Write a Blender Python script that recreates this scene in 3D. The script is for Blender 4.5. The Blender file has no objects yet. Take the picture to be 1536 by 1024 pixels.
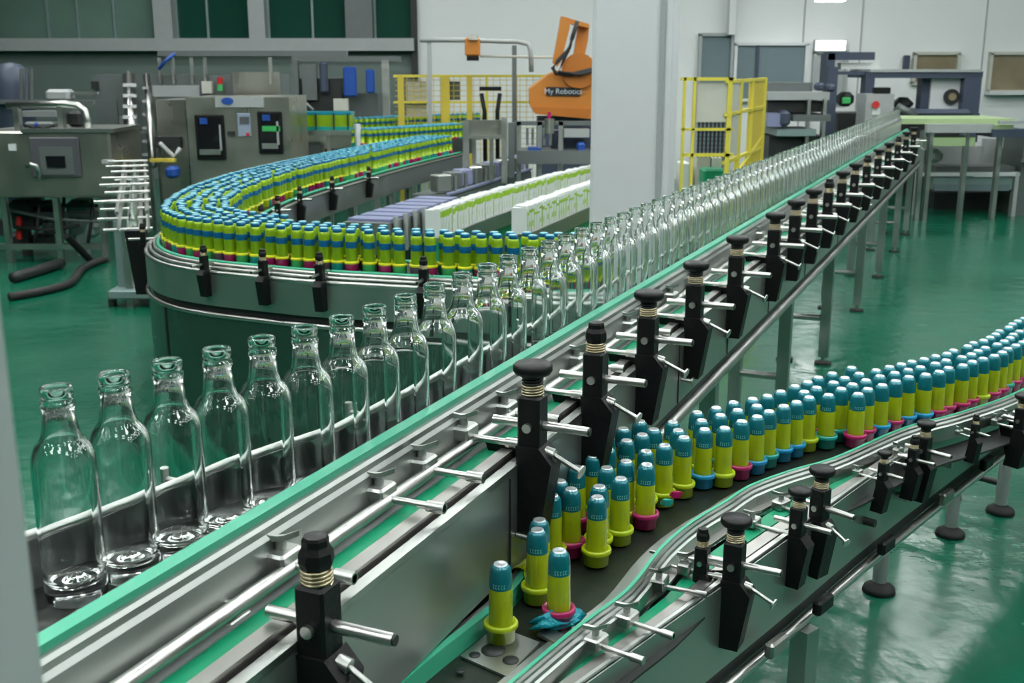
import bpy, math, random
from mathutils import Matrix, Vector
random.seed(7)
C = bpy.context.scene
COL = C.collection
PI = math.pi

# ------------------------------------------------------------------ camera
F = 1650.0                       # focal length in pixels of the 1536 px wide frame
PITCH = math.radians(14)
CZ = 1.86
_c, _s = math.cos(PITCH), math.sin(PITCH)


def ray(x, y):
    u = (x - 768) / F
    v = (512 - y) / F
    return (u, _c + v * _s, -_s + v * _c)


def at(x, y, z):                 # the point of height z seen at a pixel
    d = ray(x, y)
    t = (z - CZ) / d[2]
    return (d[0] * t, d[1] * t)


def dep(x, y, Y):                # the point at distance Y seen at a pixel
    d = ray(x, y)
    t = Y / d[1]
    return (d[0] * t, CZ + d[2] * t)


cam = bpy.data.cameras.new('camera')
cam.sensor_width = 36
cam.lens = F / 1536 * 36
cam.clip_start = 0.05
cam.dof.use_dof = True
cam.dof.focus_distance = 2.5
cam.dof.aperture_fstop = 8.0
camo = bpy.data.objects.new('camera', cam)
camo.location = (0, 0, CZ)
camo.rotation_euler = (PI / 2 - PITCH, 0, 0)
COL.objects.link(camo)
C.camera = camo

# ------------------------------------------------------------------ materials


def mat(name, col, rough=0.5, metal=0.0, var=0.08, scale=8.0, bump=0.0, bscale=None, stretch=None,
        coat=0.0, emit=None, estr=0.0, trans=0.0, ior=1.45, rvar=0.0, spec=0.5, sss=0.0):
    m = bpy.data.materials.new(name)
    m.use_nodes = True
    nt = m.node_tree
    b = nt.nodes['Principled BSDF']
    b.inputs['Roughness'].default_value = rough
    b.inputs['Metallic'].default_value = metal
    b.inputs['IOR'].default_value = ior
    b.inputs['Coat Weight'].default_value = coat
    b.inputs['Coat Roughness'].default_value = 0.08
    b.inputs['Transmission Weight'].default_value = trans
    b.inputs['Specular IOR Level'].default_value = spec
    if emit:
        b.inputs['Emission Color'].default_value = (*emit, 1)
        b.inputs['Emission Strength'].default_value = estr
    tc = nt.nodes.new('ShaderNodeTexCoord')
    mp = nt.nodes.new('ShaderNodeMapping')
    if stretch:
        mp.inputs['Scale'].default_value = stretch
    nt.links.new(tc.outputs['Object'], mp.inputs['Vector'])
    n = nt.nodes.new('ShaderNodeTexNoise')
    n.inputs['Scale'].default_value = scale
    n.inputs['Detail'].default_value = 4
    nt.links.new(mp.outputs['Vector'], n.inputs['Vector'])
    r = nt.nodes.new('ShaderNodeMix')
    r.data_type = 'RGBA'
    r.inputs['A'].default_value = (*[c * (1 - var) for c in col], 1)
    r.inputs['B'].default_value = (*[min(1, c * (1 + var)) for c in col], 1)
    nt.links.new(n.outputs['Fac'], r.inputs['Factor'])
    nt.links.new(r.outputs['Result'], b.inputs['Base Color'])
    if rvar:
        mr = nt.nodes.new('ShaderNodeMapRange')
        mr.inputs['From Min'].default_value = 0.3
        mr.inputs['From Max'].default_value = 0.7
        mr.inputs['To Min'].default_value = max(0.02, rough - rvar)
        mr.inputs['To Max'].default_value = rough + rvar
        nt.links.new(n.outputs['Fac'], mr.inputs['Value'])
        nt.links.new(mr.outputs['Result'], b.inputs['Roughness'])
    if bump:
        n2 = nt.nodes.new('ShaderNodeTexNoise')
        n2.inputs['Scale'].default_value = bscale or scale
        n2.inputs['Detail'].default_value = 3
        nt.links.new(mp.outputs['Vector'], n2.inputs['Vector'])
        bp = nt.nodes.new('ShaderNodeBump')
        bp.inputs['Strength'].default_value = bump
        bp.inputs['Distance'].default_value = 0.02
        nt.links.new(n2.outputs['Fac'], bp.inputs['Height'])
        nt.links.new(bp.outputs['Normal'], b.inputs['Normal'])
    return m


def thin_glass_mat(name, tint, gloss_ior=1.6, edge=0.45, dark=.86, haze=0.0):
    m = bpy.data.materials.new(name)
    m.use_nodes = True
    nt = m.node_tree
    nt.nodes.remove(nt.nodes['Principled BSDF'])
    out = nt.nodes['Material Output']
    tr = nt.nodes.new('ShaderNodeBsdfTransparent')
    gl = nt.nodes.new('ShaderNodeBsdfGlossy')
    gl.inputs['Roughness'].default_value = 0.04
    gl.inputs['Color'].default_value = (.95, 1, .98, 1)
    lw = nt.nodes.new('ShaderNodeLayerWeight')
    lw.inputs['Blend'].default_value = edge
    rp = nt.nodes.new('ShaderNodeValToRGB')
    rp.color_ramp.elements[0].color = (*tint, 1)
    rp.color_ramp.elements[0].position = 0.3
    rp.color_ramp.elements[1].color = (*[t * dark for t in tint], 1)
    rp.color_ramp.elements[1].position = 0.95
    nt.links.new(lw.outputs['Facing'], rp.inputs['Fac'])
    nt.links.new(rp.outputs['Color'], tr.inputs['Color'])
    fr = nt.nodes.new('ShaderNodeFresnel')
    fr.inputs['IOR'].default_value = gloss_ior
    mx = nt.nodes.new('ShaderNodeMixShader')
    nt.links.new(fr.outputs['Fac'], mx.inputs['Fac'])
    nt.links.new(tr.outputs['BSDF'], mx.inputs[1])
    nt.links.new(gl.outputs['BSDF'], mx.inputs[2])
    last = mx
    if haze:                      # soft sheen of moulded glass walls
        g2 = nt.nodes.new('ShaderNodeBsdfGlossy')
        g2.inputs['Roughness'].default_value = 0.35
        m2 = nt.nodes.new('ShaderNodeMixShader')
        m2.inputs['Fac'].default_value = haze
        nt.links.new(mx.outputs['Shader'], m2.inputs[1])
        nt.links.new(g2.outputs['BSDF'], m2.inputs[2])
        last = m2
    nt.links.new(last.outputs['Shader'], out.inputs['Surface'])
    return m


MT = {}
MT['floor'] = mat('green_epoxy', (.004, .112, .062), .2, var=.3, scale=.9, bump=.34, bscale=6, rvar=.08, spec=.85)
MT['steel'] = mat('brushed_steel', (.48, .49, .47), .34, 1, var=.1, scale=7, rvar=.06)
MT['steel_dull'] = mat('dull_steel', (.40, .42, .40), .38, 1, var=.15, scale=6, rvar=.1)
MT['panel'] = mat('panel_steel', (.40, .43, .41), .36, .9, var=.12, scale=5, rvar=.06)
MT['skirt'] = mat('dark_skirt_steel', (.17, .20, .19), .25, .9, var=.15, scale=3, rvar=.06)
MT['bright'] = mat('polished_steel', (.55, .55, .53), .30, 1, var=.08)
MT['aluminium'] = mat('dull_aluminium', (.36, .35, .33), .35, .9, var=.1)
MT['green'] = mat('green_wear_strip', (.05, .40, .245), .38, var=.06, spec=.5)
MT['green_deep'] = mat('green_slide_strip', (.005, .27, .13), .4, var=.06)
MT['black'] = mat('black_plastic', (.006, .0065, .007), .45, var=.1, bump=.1, bscale=60, spec=.3)
MT['dark'] = mat('dark_metal', (.03, .033, .033), .5, .3, var=.2)
MT['chain'] = mat('chain_slats', (.10, .105, .10), .35, .8, var=.35, scale=40)
MT['chain_dark'] = mat('dark_chain', (.035, .045, .035), .3, .6, var=.4, scale=30)
MT['spring'] = mat('spring_steel', (.5, .42, .28), .3, 1)
MT['white_paint'] = mat('white_paint', (.62, .64, .65), .5, var=.03)
MT['post'] = mat('grey_white_post', (.34, .37, .37), .45, var=.04)
MT['wall_white'] = mat('white_wall', (.72, .74, .74), .6, var=.02, scale=1)
MT['wall_grey'] = mat('grey_green_wall', (.13, .17, .155), .55, var=.08, scale=1)
MT['ceil'] = mat('ceiling_grey', (.24, .26, .26), .7)
MT['lime'] = mat('lime_film', (.50, .60, .008), .18, 0, var=.25, scale=60, stretch=(1, 1, .12), coat=.6, trans=.35)
MT['lime_cup'] = mat('lime_plastic', (.42, .53, .01), .3, var=.05, coat=.3)
MT['teal'] = mat('teal_shrink_cap', (.006, .17, .21), .2, .3, var=.15, scale=40, coat=.6)
MT['silver'] = mat('silver_lid', (.6, .66, .68), .25, .6)
MT['mark'] = mat('pale_print', (.12, .42, .42), .5)
MT['magenta'] = mat('magenta_plastic', (.42, .012, .12), .3, coat=.3)
MT['skyblue'] = mat('sky_blue_plastic', (.01, .27, .52), .3, coat=.3)
MT['tealcup'] = mat('teal_plastic', (.015, .32, .28), .3, coat=.3)
MT['greencup'] = mat('green_plastic', (.06, .42, .12), .3, coat=.3)
MT['plum'] = mat('plum_grey_plastic', (.12, .07, .10), .35)
MT['yellow_ring'] = mat('yellow_ring', (.62, .62, .01), .3)
MT['can_lime'] = mat('can_lime', (.27, .45, .012), .28, .25, var=.12, scale=30, stretch=(1, 1, .2), coat=.3)
MT['can_blue'] = mat('can_blue', (.006, .13, .30), .3, .15, coat=.3)
MT['lid_highlight'] = mat('lid_highlight', (.30, .58, .62), .3, .1)  # pale lid top, its white highlight put into the colour
MT['can_shoulder'] = mat('can_teal_shoulder', (.01, .25, .33), .3, .1)
MT['carton'] = mat('white_carton', (.68, .71, .69), .6, var=.03)
MT['carton_green'] = mat('carton_green_print', (.33, .56, .02), .55)
MT['carton_pale'] = mat('carton_pale_green', (.55, .67, .45), .6)
MT['orange'] = mat('orange_paint', (.52, .19, .03), .42, var=.05)
MT['orange_dark'] = mat('dark_orange_paint', (.46, .15, .02), .42, var=.05)  # slightly darker orange for the lower skirt and shoulder disc
MT['yellow'] = mat('yellow_paint', (.66, .57, .07), .45)
MT['yellow_mesh'] = mat('yellow_mesh_paint', (.60, .47, .06), .5)
MT['fence_sheet'] = mat('fence_sheet', (.50, .50, .44), .5)
MT['blue'] = mat('blue_paint', (.015, .07, .32), .4)
MT['navy'] = mat('navy_frame_paint', (.05, .065, .10), .45)
MT['violet'] = mat('violet_grey_plastic', (.22, .24, .38), .4)
MT['machine_grey'] = mat('machine_grey_paint', (.14, .158, .155), .4, .3, var=.12)
MT['machine_pale'] = mat('machine_pale_paint', (.36, .38, .38), .45, .1, var=.08)
MT['cabinet'] = mat('cabinet_steel', (.34, .34, .30), .33, .9, var=.12, scale=3, rvar=.08)
MT['pedestal'] = mat('pedestal_grey_green', (.22, .30, .29), .4, .2)
MT['glassdark'] = mat('dark_window_glass', (.012, .06, .042), .07, var=.2, scale=.6)
MT['paneblue'] = mat('grey_blue_pane', (.17, .22, .24), .12, var=.1, scale=1)
MT['panebrown'] = mat('brown_pane', (.24, .20, .13), .15, var=.5, scale=2)
MT['lit'] = mat('lit_panel', (.9, .9, .9), .5, emit=(1, 1, .98), estr=2.2)
MT['lamp'] = mat('lamp_diffuser', (.9, .9, .9), .5, emit=(.95, 1, .98), estr=18.5)
MT['red'] = mat('red_plastic', (.5, .02, .02), .4)
MT['screen'] = mat('black_screen', (.008, .008, .01), .12)
MT['panel_grey'] = mat('control_panel_grey', (.085, .085, .095), .4)
MT['keypad'] = mat('keypad_blue_grey', (.26, .31, .40), .4)
MT['pale_belt'] = mat('pale_green_belt', (.36, .47, .25), .5)
MT['sign_black'] = mat('sign_black', (.012, .014, .016), .4)
MT['sign_white'] = mat('sign_white', (.5, .55, .6), .5)
MT['rubber'] = mat('black_rubber', (.02, .02, .02), .6)
MT['foil'] = mat('crumpled_teal_foil', (.005, .25, .32), .3, .2, bump=.3, bscale=60)
MT['glass_thin'] = thin_glass_mat('thin_clear_glass', (.99, .999, .995), 1.75, .45, .95, .045)
MT['glass'] = mat('clear_glass', (.98, .995, .99), .03, var=.0, trans=1.0, ior=1.47)
MT['pane_reflect'] = mat('pale_reflection_pane', (.11, .18, .15), .1, var=.6, scale=.5)  # pale reflections of the upper-left panes, put into the glass colour
MT['plexi'] = thin_glass_mat('window_glass', (.62, .72, .68), 1.5, .3)

# ------------------------------------------------------------------ mesh builder


class MB:
    def __init__(self):
        self.v, self.f, self.mi, self.sm, self.mats = [], [], [], [], []

    def slot(self, m):
        if m not in self.mats:
            self.mats.append(m)
        return self.mats.index(m)

    def add(self, vs, fs, m, smooth=False, M=None):
        b = len(self.v)
        if M is not None:
            vs = [tuple(M @ Vector(p)) for p in vs]
        self.v += [tuple(p) for p in vs]
        k = self.slot(m)
        for f in fs:
            self.f.append([b + i for i in f])
            self.mi.append(k)
            self.sm.append(smooth)
        return self

    def box(self, c, s, m, rz=0.0, M=None, bev=0.0):
        x, y, z = s[0] / 2, s[1] / 2, s[2] / 2
        R = Matrix.Translation(c) @ Matrix.Rotation(rz, 4, 'Z')
        if M is not None:
            R = M @ R
        if bev <= 0:
            vs = [(-x, -y, -z), (x, -y, -z), (x, y, -z), (-x, y, -z), (-x, -y, z), (x, -y, z), (x, y, z), (-x, y, z)]
            fs = [(0, 3, 2, 1), (4, 5, 6, 7), (0, 1, 5, 4), (1, 2, 6, 5), (2, 3, 7, 6), (3, 0, 4, 7)]
            return self.add(vs, fs, m, False, R)
        b = bev
        prof = []
        for (zz, ins) in ((-z, b), (-z + b, 0), (z - b, 0), (z, b)):
            xx, yy = x - ins, y - ins
            q = b if ins == 0 else b * .5
            prof.append([(-xx + q, -yy, zz), (xx - q, -yy, zz), (xx, -yy + q, zz), (xx, yy - q, zz),
                         (xx - q, yy, zz), (-xx + q, yy, zz), (-xx, yy - q, zz), (-xx, -yy + q, zz)])
        return self.loft(prof, m, closed=True, M=R)

    def loft(self, secs, m, closed=True, caps=True, smooth=False, M=None):
        n = len(secs[0])
        vs = [p for s in secs for p in s]
        fs = []
        for i in range(len(secs) - 1):
            for j in range(n if closed else n - 1):
                k = (j + 1) % n
                fs.append((i * n + j, i * n + k, (i + 1) * n + k, (i + 1) * n + j))
        if caps and closed:
            fs.append(tuple(range(n - 1, -1, -1)))
            fs.append(tuple((len(secs) - 1) * n + j for j in range(n)))
        return self.add(vs, fs, m, smooth, M)

    def cyl(self, p0, p1, r, m, seg=12, r2=None, smooth=True, M=None):
        p0, p1 = Vector(p0), Vector(p1)
        d = (p1 - p0).normalized()
        a = Vector((0, 0, 1)) if abs(d.z) < .9 else Vector((1, 0, 0))
        u = d.cross(a).normalized()
        w = d.cross(u)
        r2 = r if r2 is None else r2
        secs = []
        for p, q in ((p0, r), (p1, r2)):
            secs.append([tuple(p + (u * math.cos(2 * PI * k / seg) + w * math.sin(2 * PI * k / seg)) * q) for k in range(seg)])
        n = seg
        vs = secs[0] + secs[1]
        fs = [(j, (j + 1) % n, n + (j + 1) % n, n + j) for j in range(n)]
        self.add(vs, fs, m, smooth, M)
        self.add(secs[0], [tuple(range(n - 1, -1, -1))], m, False, M)
        self.add(secs[1], [tuple(range(n))], m, False, M)
        return self

    def tube(self, pts, r, m, seg=8, M=None):
        pts = [Vector(p) for p in pts]
        secs = []
        for i, p in enumerate(pts):
            d = (pts[min(i + 1, len(pts) - 1)] - pts[max(i - 1, 0)]).normalized()
            a = Vector((0, 0, 1)) if abs(d.z) < .95 else Vector((1, 0, 0))
            u = d.cross(a).normalized()
            w = d.cross(u)
            secs.append([tuple(p + (u * math.cos(2 * PI * k / seg) + w * math.sin(2 * PI * k / seg)) * r) for k in range(seg)])
        return self.loft(secs, m, smooth=True, M=M)

    def lathe(self, prof, m, seg=24, c=(0, 0, 0), M=None, smooth=True, sq=None):
        """prof: list of (r, z) or (r, z, material) - the material holds from that point on"""
        cur = m
        rings = []
        for p in prof:
            r, z = p[0], p[1]
            rings.append([(c[0] + r * math.cos(2 * PI * k / seg), c[1] + r * math.sin(2 * PI * k / seg), c[2] + z) for k in range(seg)])
        b = len(self.v)
        vs = [q for rg in rings for q in rg]
        if M is not None:
            vs = [tuple(M @ Vector(p)) for p in vs]
        self.v += vs
        for i in range(len(rings) - 1):
            if len(prof[i]) > 2:
                cur = prof[i][2]
            k = self.slot(cur)
            for j in range(seg):
                j2 = (j + 1) % seg
                if prof[i][0] < 1e-6:
                    f = [b + i * seg, b + (i + 1) * seg + j2, b + (i + 1) * seg + j]
                    f = [b + i * seg + j, b + (i + 1) * seg + j2, b + (i + 1) * seg + j]
                elif prof[i + 1][0] < 1e-6:
                    f = [b + i * seg + j, b + i * seg + j2, b + (i + 1) * seg + j]
                else:
                    f = [b + i * seg + j, b + i * seg + j2, b + (i + 1) * seg + j2, b + (i + 1) * seg + j]
                self.f.append(f)
                self.mi.append(k)
                self.sm.append(smooth)
        return self

    def prism(self, poly, axis_o, ax, ay, th, m, M=None):
        """poly in a plane given by origin and two axes, extruded by vector th"""
        o, ax, ay, th = Vector(axis_o), Vector(ax), Vector(ay), Vector(th)
        s0 = [tuple(o + ax * p[0] + ay * p[1]) for p in poly]
        s1 = [tuple(Vector(q) + th) for q in s0]
        return self.loft([s0, s1], m, M=M)

    def mesh(self, name):
        me = bpy.data.meshes.new(name)
        me.from_pydata(self.v, [], self.f)
        for k in self.mats:
            me.materials.append(MT[k])
        me.polygons.foreach_set('material_index', self.mi)
        me.polygons.foreach_set('use_smooth', self.sm)
        me.update()
        return me

    def build(self, name, parent=None, local=False):
        """vertices are world coordinates unless local=True (then relative to the parent)"""
        me = self.mesh(name)
        o = bpy.data.objects.new(name, me)
        COL.objects.link(o)
        if parent is not None:
            o.parent = parent
            if not local:
                r = parent
                off = Vector((0, 0, 0))
                while r is not None:
                    off += Vector(r.location)
                    r = r.parent
                me.transform(Matrix.Translation(-off))
        return o


def recentre(o, loc):            # put the origin of a top-level mesh at its base
    o.data.transform(Matrix.Translation(-Vector(loc)))
    o.location = loc
    return o


def tag(o, label, cat, group=None):
    o['label'] = label
    o['category'] = cat
    if group:
        o['group'] = group
    return o


def thing(name, label, cat, loc=(0, 0, 0), group=None, rz=0.0):
    o = bpy.data.objects.new(name, None)
    o.empty_display_size = .05
    o.location = loc
    o.rotation_euler = (0, 0, rz)
    COL.objects.link(o)
    return tag(o, label, cat, group)


def struct(name, mb, label=None):
    o = mb.build(name)
    o['kind'] = 'structure'
    if label:
        o['label'] = label
    return o


def part(name, me, parent, loc=(0, 0, 0), rz=0.0, sc=1.0):
    o = bpy.data.objects.new(name, me)
    o.location = loc
    o.rotation_euler = (0, 0, rz)
    o.scale = (sc, sc, sc)
    o.parent = parent
    COL.objects.link(o)
    return o


def copy_tree(o, parent=None):
    c = o.copy()
    COL.objects.link(c)
    if parent is not None:
        c.parent = parent
    for ch in o.children:
        copy_tree(ch, c)
    return c


# ------------------------------------------------------------------ paths


def spline(pts, step=0.05):
    """Catmull-Rom through 2-D points, resampled by arc length"""
    P = [Vector(p) for p in pts]
    P = [P[0] * 2 - P[1]] + P + [P[-1] * 2 - P[-2]]
    out = []
    for i in range(1, len(P) - 2):
        for k in range(24):
            t = k / 24
            a, b, c, d = P[i - 1], P[i], P[i + 1], P[i + 2]
            out.append(.5 * ((2 * b) + (c - a) * t + (2 * a - 5 * b + 4 * c - d) * t * t + (3 * b - a - 3 * c + d) * t ** 3))
    out.append(P[-2])
    return Path(out, step)


class Path:
    def __init__(self, pts, step=0.05):
        acc = [0.0]
        for i in range(1, len(pts)):
            acc.append(acc[-1] + (pts[i] - pts[i - 1]).length)
        self.L = acc[-1]
        n = max(2, int(self.L / step) + 1)
        self.p = []
        j = 0
        for k in range(n):
            s = self.L * k / (n - 1)
            while j < len(acc) - 2 and acc[j + 1] < s:
                j += 1
            t = (s - acc[j]) / max(1e-9, acc[j + 1] - acc[j])
            self.p.append(pts[j].lerp(pts[j + 1], t))
        self.n = n

    def pt(self, s):
        q = max(0, min(self.n - 1.000001, s / self.L * (self.n - 1)))
        i = int(q)
        return self.p[i].lerp(self.p[i + 1], q - i)

    def tan(self, s):
        return (self.pt(min(self.L, s + .06)) - self.pt(max(0, s - .06))).normalized()

    def off(self, s, o):         # o > 0 is to the right of travel
        t = self.tan(s)
        p = self.pt(s)
        return (p.x + t.y * o, p.y - t.x * o)

    def near(self, q):
        q = Vector(q)
        k = min(range(self.n), key=lambda i: (self.p[i] - q).length)
        return self.L * k / (self.n - 1)


def sweep(mb, path, sec, m, s0=0.0, s1=None, step=0.06, smooth=False):
    """sec: closed polygon of (offset, z), or a function of s giving one"""
    s1 = path.L if s1 is None else s1
    n = max(2, int((s1 - s0) / step) + 1)
    secs = []
    for k in range(n):
        s = s0 + (s1 - s0) * k / (n - 1)
        q = sec(s) if callable(sec) else sec
        secs.append([(*path.off(s, o), z) for o, z in q])
    return mb.loft(secs, m, smooth=smooth)


def rect(o0, o1, z0, z1):
    return [(o0, z0), (o1, z0), (o1, z1), (o0, z1)]


def ring(o, z, r, n=8):
    return [(o + r * math.cos(2 * PI * k / n), z + r * math.sin(2 * PI * k / n)) for k in range(n)]


# ------------------------------------------------------------------ room shell
WY = 19.0
struct('floor', MB().box((2, 11, -.05), (40, 34, .1), 'floor'))
struct('ceiling', MB().box((2, 9, 6.55), (40, 30, .1), 'ceil'))
xs = dep(622, 50, WY)[0]
struct('wall_back', MB().box(((xs + 16) / 2, WY + .1, 3.25), (16 - xs, .2, 6.5), 'wall_white'))
struct('wall_left', MB().box(((xs - 18) / 2, WY + .1, 1.13), (18 + xs, .2, 2.26), 'wall_grey'))
zl = dep(300, 56, WY)[1]
m = MB()
m.box(((xs - 18) / 2, WY - .08, zl - .12), (18 + xs, .36, .2), 'machine_pale')
struct('trim_1', m)
struct('wall_right', MB().box((16.1, 6.5, 3.25), (.2, 25.2, 6.5), 'wall_white'))
struct('wall_front', MB().box((-1, -6.1, 3.25), (34.4, .2, 6.5), 'wall_grey'))
struct('wall_left_side', MB().box((-18.1, 6.5, 3.25), (.2, 25.2, 6.5), 'wall_grey'))
struct('trim_2', MB().box((xs, WY - .06, 3.25), (.1, .12, 6.5), 'dark'))
# room behind the glazing, upper left
struct('wall_left_rear', MB().box(((xs - 18) / 2, WY + 2.4, 4.3), (18 + xs, .2, 4.4), 'wall_grey'))
edges = [-60, 68, 113, 168, 235, 262, 308, 376, 400, 466, 520, 560, 617]
cols = {235: 262, 376: 400, 520: 560}
k = 0
for i in range(len(edges) - 1):
    x0, x1 = edges[i], edges[i + 1]
    X0, X1 = dep(x0, 30, WY)[0], dep(x1, 30, WY)[0]
    if x0 in cols:
        struct('trim_%d' % (3 + k), MB().box(((X0 + X1) / 2, WY - .02, 4.4), (X1 - X0, .3, 4.3), 'machine_pale' if x0 != 520 else 'machine_grey'))
        k += 1
        continue
    w = struct('window_%d' % (i + 1), MB().box(((X0 + X1) / 2, WY + .1, 4.4), (X1 - X0 - .03, .02, 4.2), 'pane_reflect' if x1 <= 235 else 'glassdark'))
    fr = MB()
    fr.box((X0 + .02, WY + .08, 4.4), (.035, .06, 4.2), 'pedestal')
    fr.build('mullion', w)
# seams and fittings of the white wall
for i, x in enumerate((1207, 1294, 1480)):
    X = dep(x, 20, WY)[0]
    struct('trim_%d' % (7 + i), MB().box((X, WY - .01, 3.25), (.02, .02, 6.5), 'machine_pale'))
X0, Z0 = dep(1093, 52, WY - .3)
X1, _ = dep(1103, 52, WY - .3)
struct('trim_10', MB().box(((X0 + X1) / 2, WY - .2, Z0 + 1.8), (X1 - X0, .2, 3.6), 'white_paint'))


def wallwin(name, x0, y0, x1, y1, m, frame='white_paint'):
    X0, Z1 = dep(x0, y0, WY)
    X1, Z0 = dep(x1, y1, WY)
    cx, cz, w, h = (X0 + X1) / 2, (Z0 + Z1) / 2, X1 - X0, Z1 - Z0
    o = struct(name, MB().box((cx, WY - .03, cz), (w, .04, h), m))
    f = MB()
    t = .05
    f.box((cx, WY - .05, Z1), (w + t, .1, t), frame).box((cx, WY - .05, Z0), (w + t, .1, t), frame)
    f.box((X0, WY - .05, cz), (t, .1, h), frame).box((X1, WY - .05, cz), (t, .1, h), frame)
    f.build('window_frame', o)
    return o


wallwin('door_1', 1050, 52, 1088, 270, 'paneblue', 'post')
w2 = wallwin('window_21', 1103, 66, 1204, 150, 'paneblue')
X, Z = dep(1136, 66, WY)
MB().box((X, WY - .06, Z - .4), (.05, .05, .8), 'navy').build('mullion', w2)
wallwin('window_22', 1221, 78, 1264, 150, 'machine_pale', 'post')
wallwin('window_23', 1371, 80, 1432, 125, 'panebrown', 'fence_sheet')
w5 = wallwin('window_24', 1485, 80, 1560, 137, 'panebrown', 'fence_sheet')
X0, Z0 = dep(1476, 139, WY)
X1, Z1 = dep(1560, 143, WY)
MB().box(((X0 + X1) / 2, WY - .1, Z0), (X1 - X0, .2, .06), 'white_paint').build('window_sill', w5)
X0, Z1 = dep(1220, 60, WY)
X1, Z0 = dep(1265, 77, WY)
t = thing('lit_window_top', 'bright glowing top panel of the narrow window on the white wall', 'lamp', ((X0 + X1) / 2, WY - .02, Z0))  # glowing panel added for the lit top of the window
MB().box(((X0 + X1) / 2, WY - .08, (Z0 + Z1) / 2), (X1 - X0, .1, Z1 - Z0), 'machine_pale').build('housing', t)
MB().box(((X0 + X1) / 2, WY - .14, (Z0 + Z1) / 2), ((X1 - X0) * .94, .03, (Z1 - Z0) * .85), 'lit').build('diffuser', t)
# small dark switch box on the wall
X0, Z1 = dep(1354, 83, WY)
X1, Z0 = dep(1361, 104, WY)
recentre(tag(MB().box(((X0 + X1) / 2, WY - .06, (Z0 + Z1) / 2), (X1 - X0, .1, Z1 - Z0), 'navy', bev=.015).build('switch_box'),
             'small dark switch box on the white wall above the navy machine frame', 'switch box'), ((X0 + X1) / 2, WY - .02, Z0))

# white square column and the near grey post
ca = math.radians(-14)
cx, cy = (at(944, 590, 0)[0] * 1.07, 6.75)
m = MB()
m.box((cx, cy, 3.25), (.47, .40, 6.5), 'white_paint', rz=ca, bev=.03)
for q, wd, mt in ((.175, .03, 'post'), (.218, .028, 'white_paint')):  # grey and white strips paint the shaded groove and bright edge
    m.box((cx + q * math.cos(ca) + .203 * math.sin(ca), cy + q * math.sin(ca) - .203 * math.cos(ca), 3.25), (wd, .012, 6.5), mt, rz=ca)
col = struct('pillar', m, 'tall white square column standing behind the row of glass bottles')
m = MB()
p0 = at(70, 1000, .97)
XR = dep(42, 760, .60)[0]
m.box((XR - .09, .56, 3.2), (.18, .08, 6.5), 'post', bev=.006)
m.box((XR - .006, .545, 3.2), (.018, .03, 6.5), 'post')
struct('pillar_near', m, 'blurred pale grey post at the left edge, closest to the camera')

# ------------------------------------------------------------------ ceiling lights
lamp_me = [MB().box((0, 0, .05), (1.0, .62, .08), 'machine_pale').mesh('housing'), MB().box((0, 0, 0), (.92, .54, .03), 'lamp').mesh('diffuser')]


def ceiling_lamp(x, y, z, label, group, rz=0):
    t = thing('ceiling_light', label, 'lamp', (x, y, z), group, rz)
    part('housing', lamp_me[0], t)
    part('diffuser', lamp_me[1], t)
    r = MB()
    for q in (-.4, .4):
        r.cyl((q, 0, .08), (q, 0, 6.5 - z), .008, 'machine_pale', 6)
    r.build('hanger', t, local=True)
    return t


for yy in (-2.0, .4, 2.8, 5.2, 7.6, 10.0, 12.4, 14.8):
    for xx in (-6.4, -3.4, -.4, 2.6, 5.6, 8.6):
        ceiling_lamp(xx, yy, 5.6, 'rectangular ceiling lamp hanging out of view above the bottling hall', 'ceiling lamps over the hall', math.radians(24))
X, Z = dep(1245, 1, 17.5)
ceiling_lamp(X, 17.5, Z, 'bright ceiling lamp at the top edge above the white back wall', None).scale = (.42, .5, .6)

w = bpy.data.worlds.new('world')
C.world = w
w.use_nodes = True
bg = w.node_tree.nodes['Background']
bg.inputs['Color'].default_value = (.80, .93, .88, 1)
bg.inputs['Strength'].default_value = .20

# ------------------------------------------------------------------ guide bracket (shared meshes)


def helix(r, z0, z1, turns, wr, m):
    pts = []
    n = int(turns * 14)
    for k in range(n + 1):
        a = 2 * PI * turns * k / n
        pts.append((r * math.cos(a), r * math.sin(a), z0 + (z1 - z0) * k / n))
    return MB().tube(pts, wr, m, 6)


# local frame: x points away from the belt, 0 at the side panel; z 0 at belt height
BR = {}
m = MB()
m.box((.02, 0, .03), (.042, .044, .12), 'black', bev=.004)
poly = [(-.002, .0), (.042, .0), (.066, -.028), (.044, -.165), (-.022, -.165), (.0, -.03)]
m.prism(poly, (0, -.026, 0), (1, 0, 0), (0, 0, 1), (0, .052, 0), 'black')
BR['body'] = m.mesh('guide_bracket')
m = MB()
m.prism([(-.10, -.02), (-.003, .0), (-.003, -.165), (-.05, -.165)], (.012, .032, 0), (1, 0, 0), (0, 0, 1), (0, .006, 0), 'black')
BR['wing'] = m.mesh('wing_plate')
m = MB()
m.lathe([(0, .148), (.030, .147), (.0345, .143), (.035, .134), (.031, .128), (.016, .122), (.0145, .09), (0, .09)][::-1], 'black', 20, c=(.02, 0, 0))
BR['knob_wide'] = m.mesh('knob')
m = MB()
m.lathe([(0, .09), (.013, .09), (.013, .102), (.019, .108), (.0225, .118), (.0215, .13), (.017, .138), (.017, .146), (.015, .15), (0, .151)], 'black', 8, c=(.02, 0, 0), smooth=False)
BR['knob_ball'] = m.mesh('knob')
h = helix(.0175, .09, .124, 6, .0022, 'dark')
h.v = [(x + .02, y, z) for x, y, z in h.v]
BR['spring_b'] = h.mesh('spring')
h = helix(.0185, .088, .108, 4, .0022, 'spring')
h.v = [(x + .02, y, z) for x, y, z in h.v]
BR['spring'] = h.mesh('spring')
m = MB()
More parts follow.
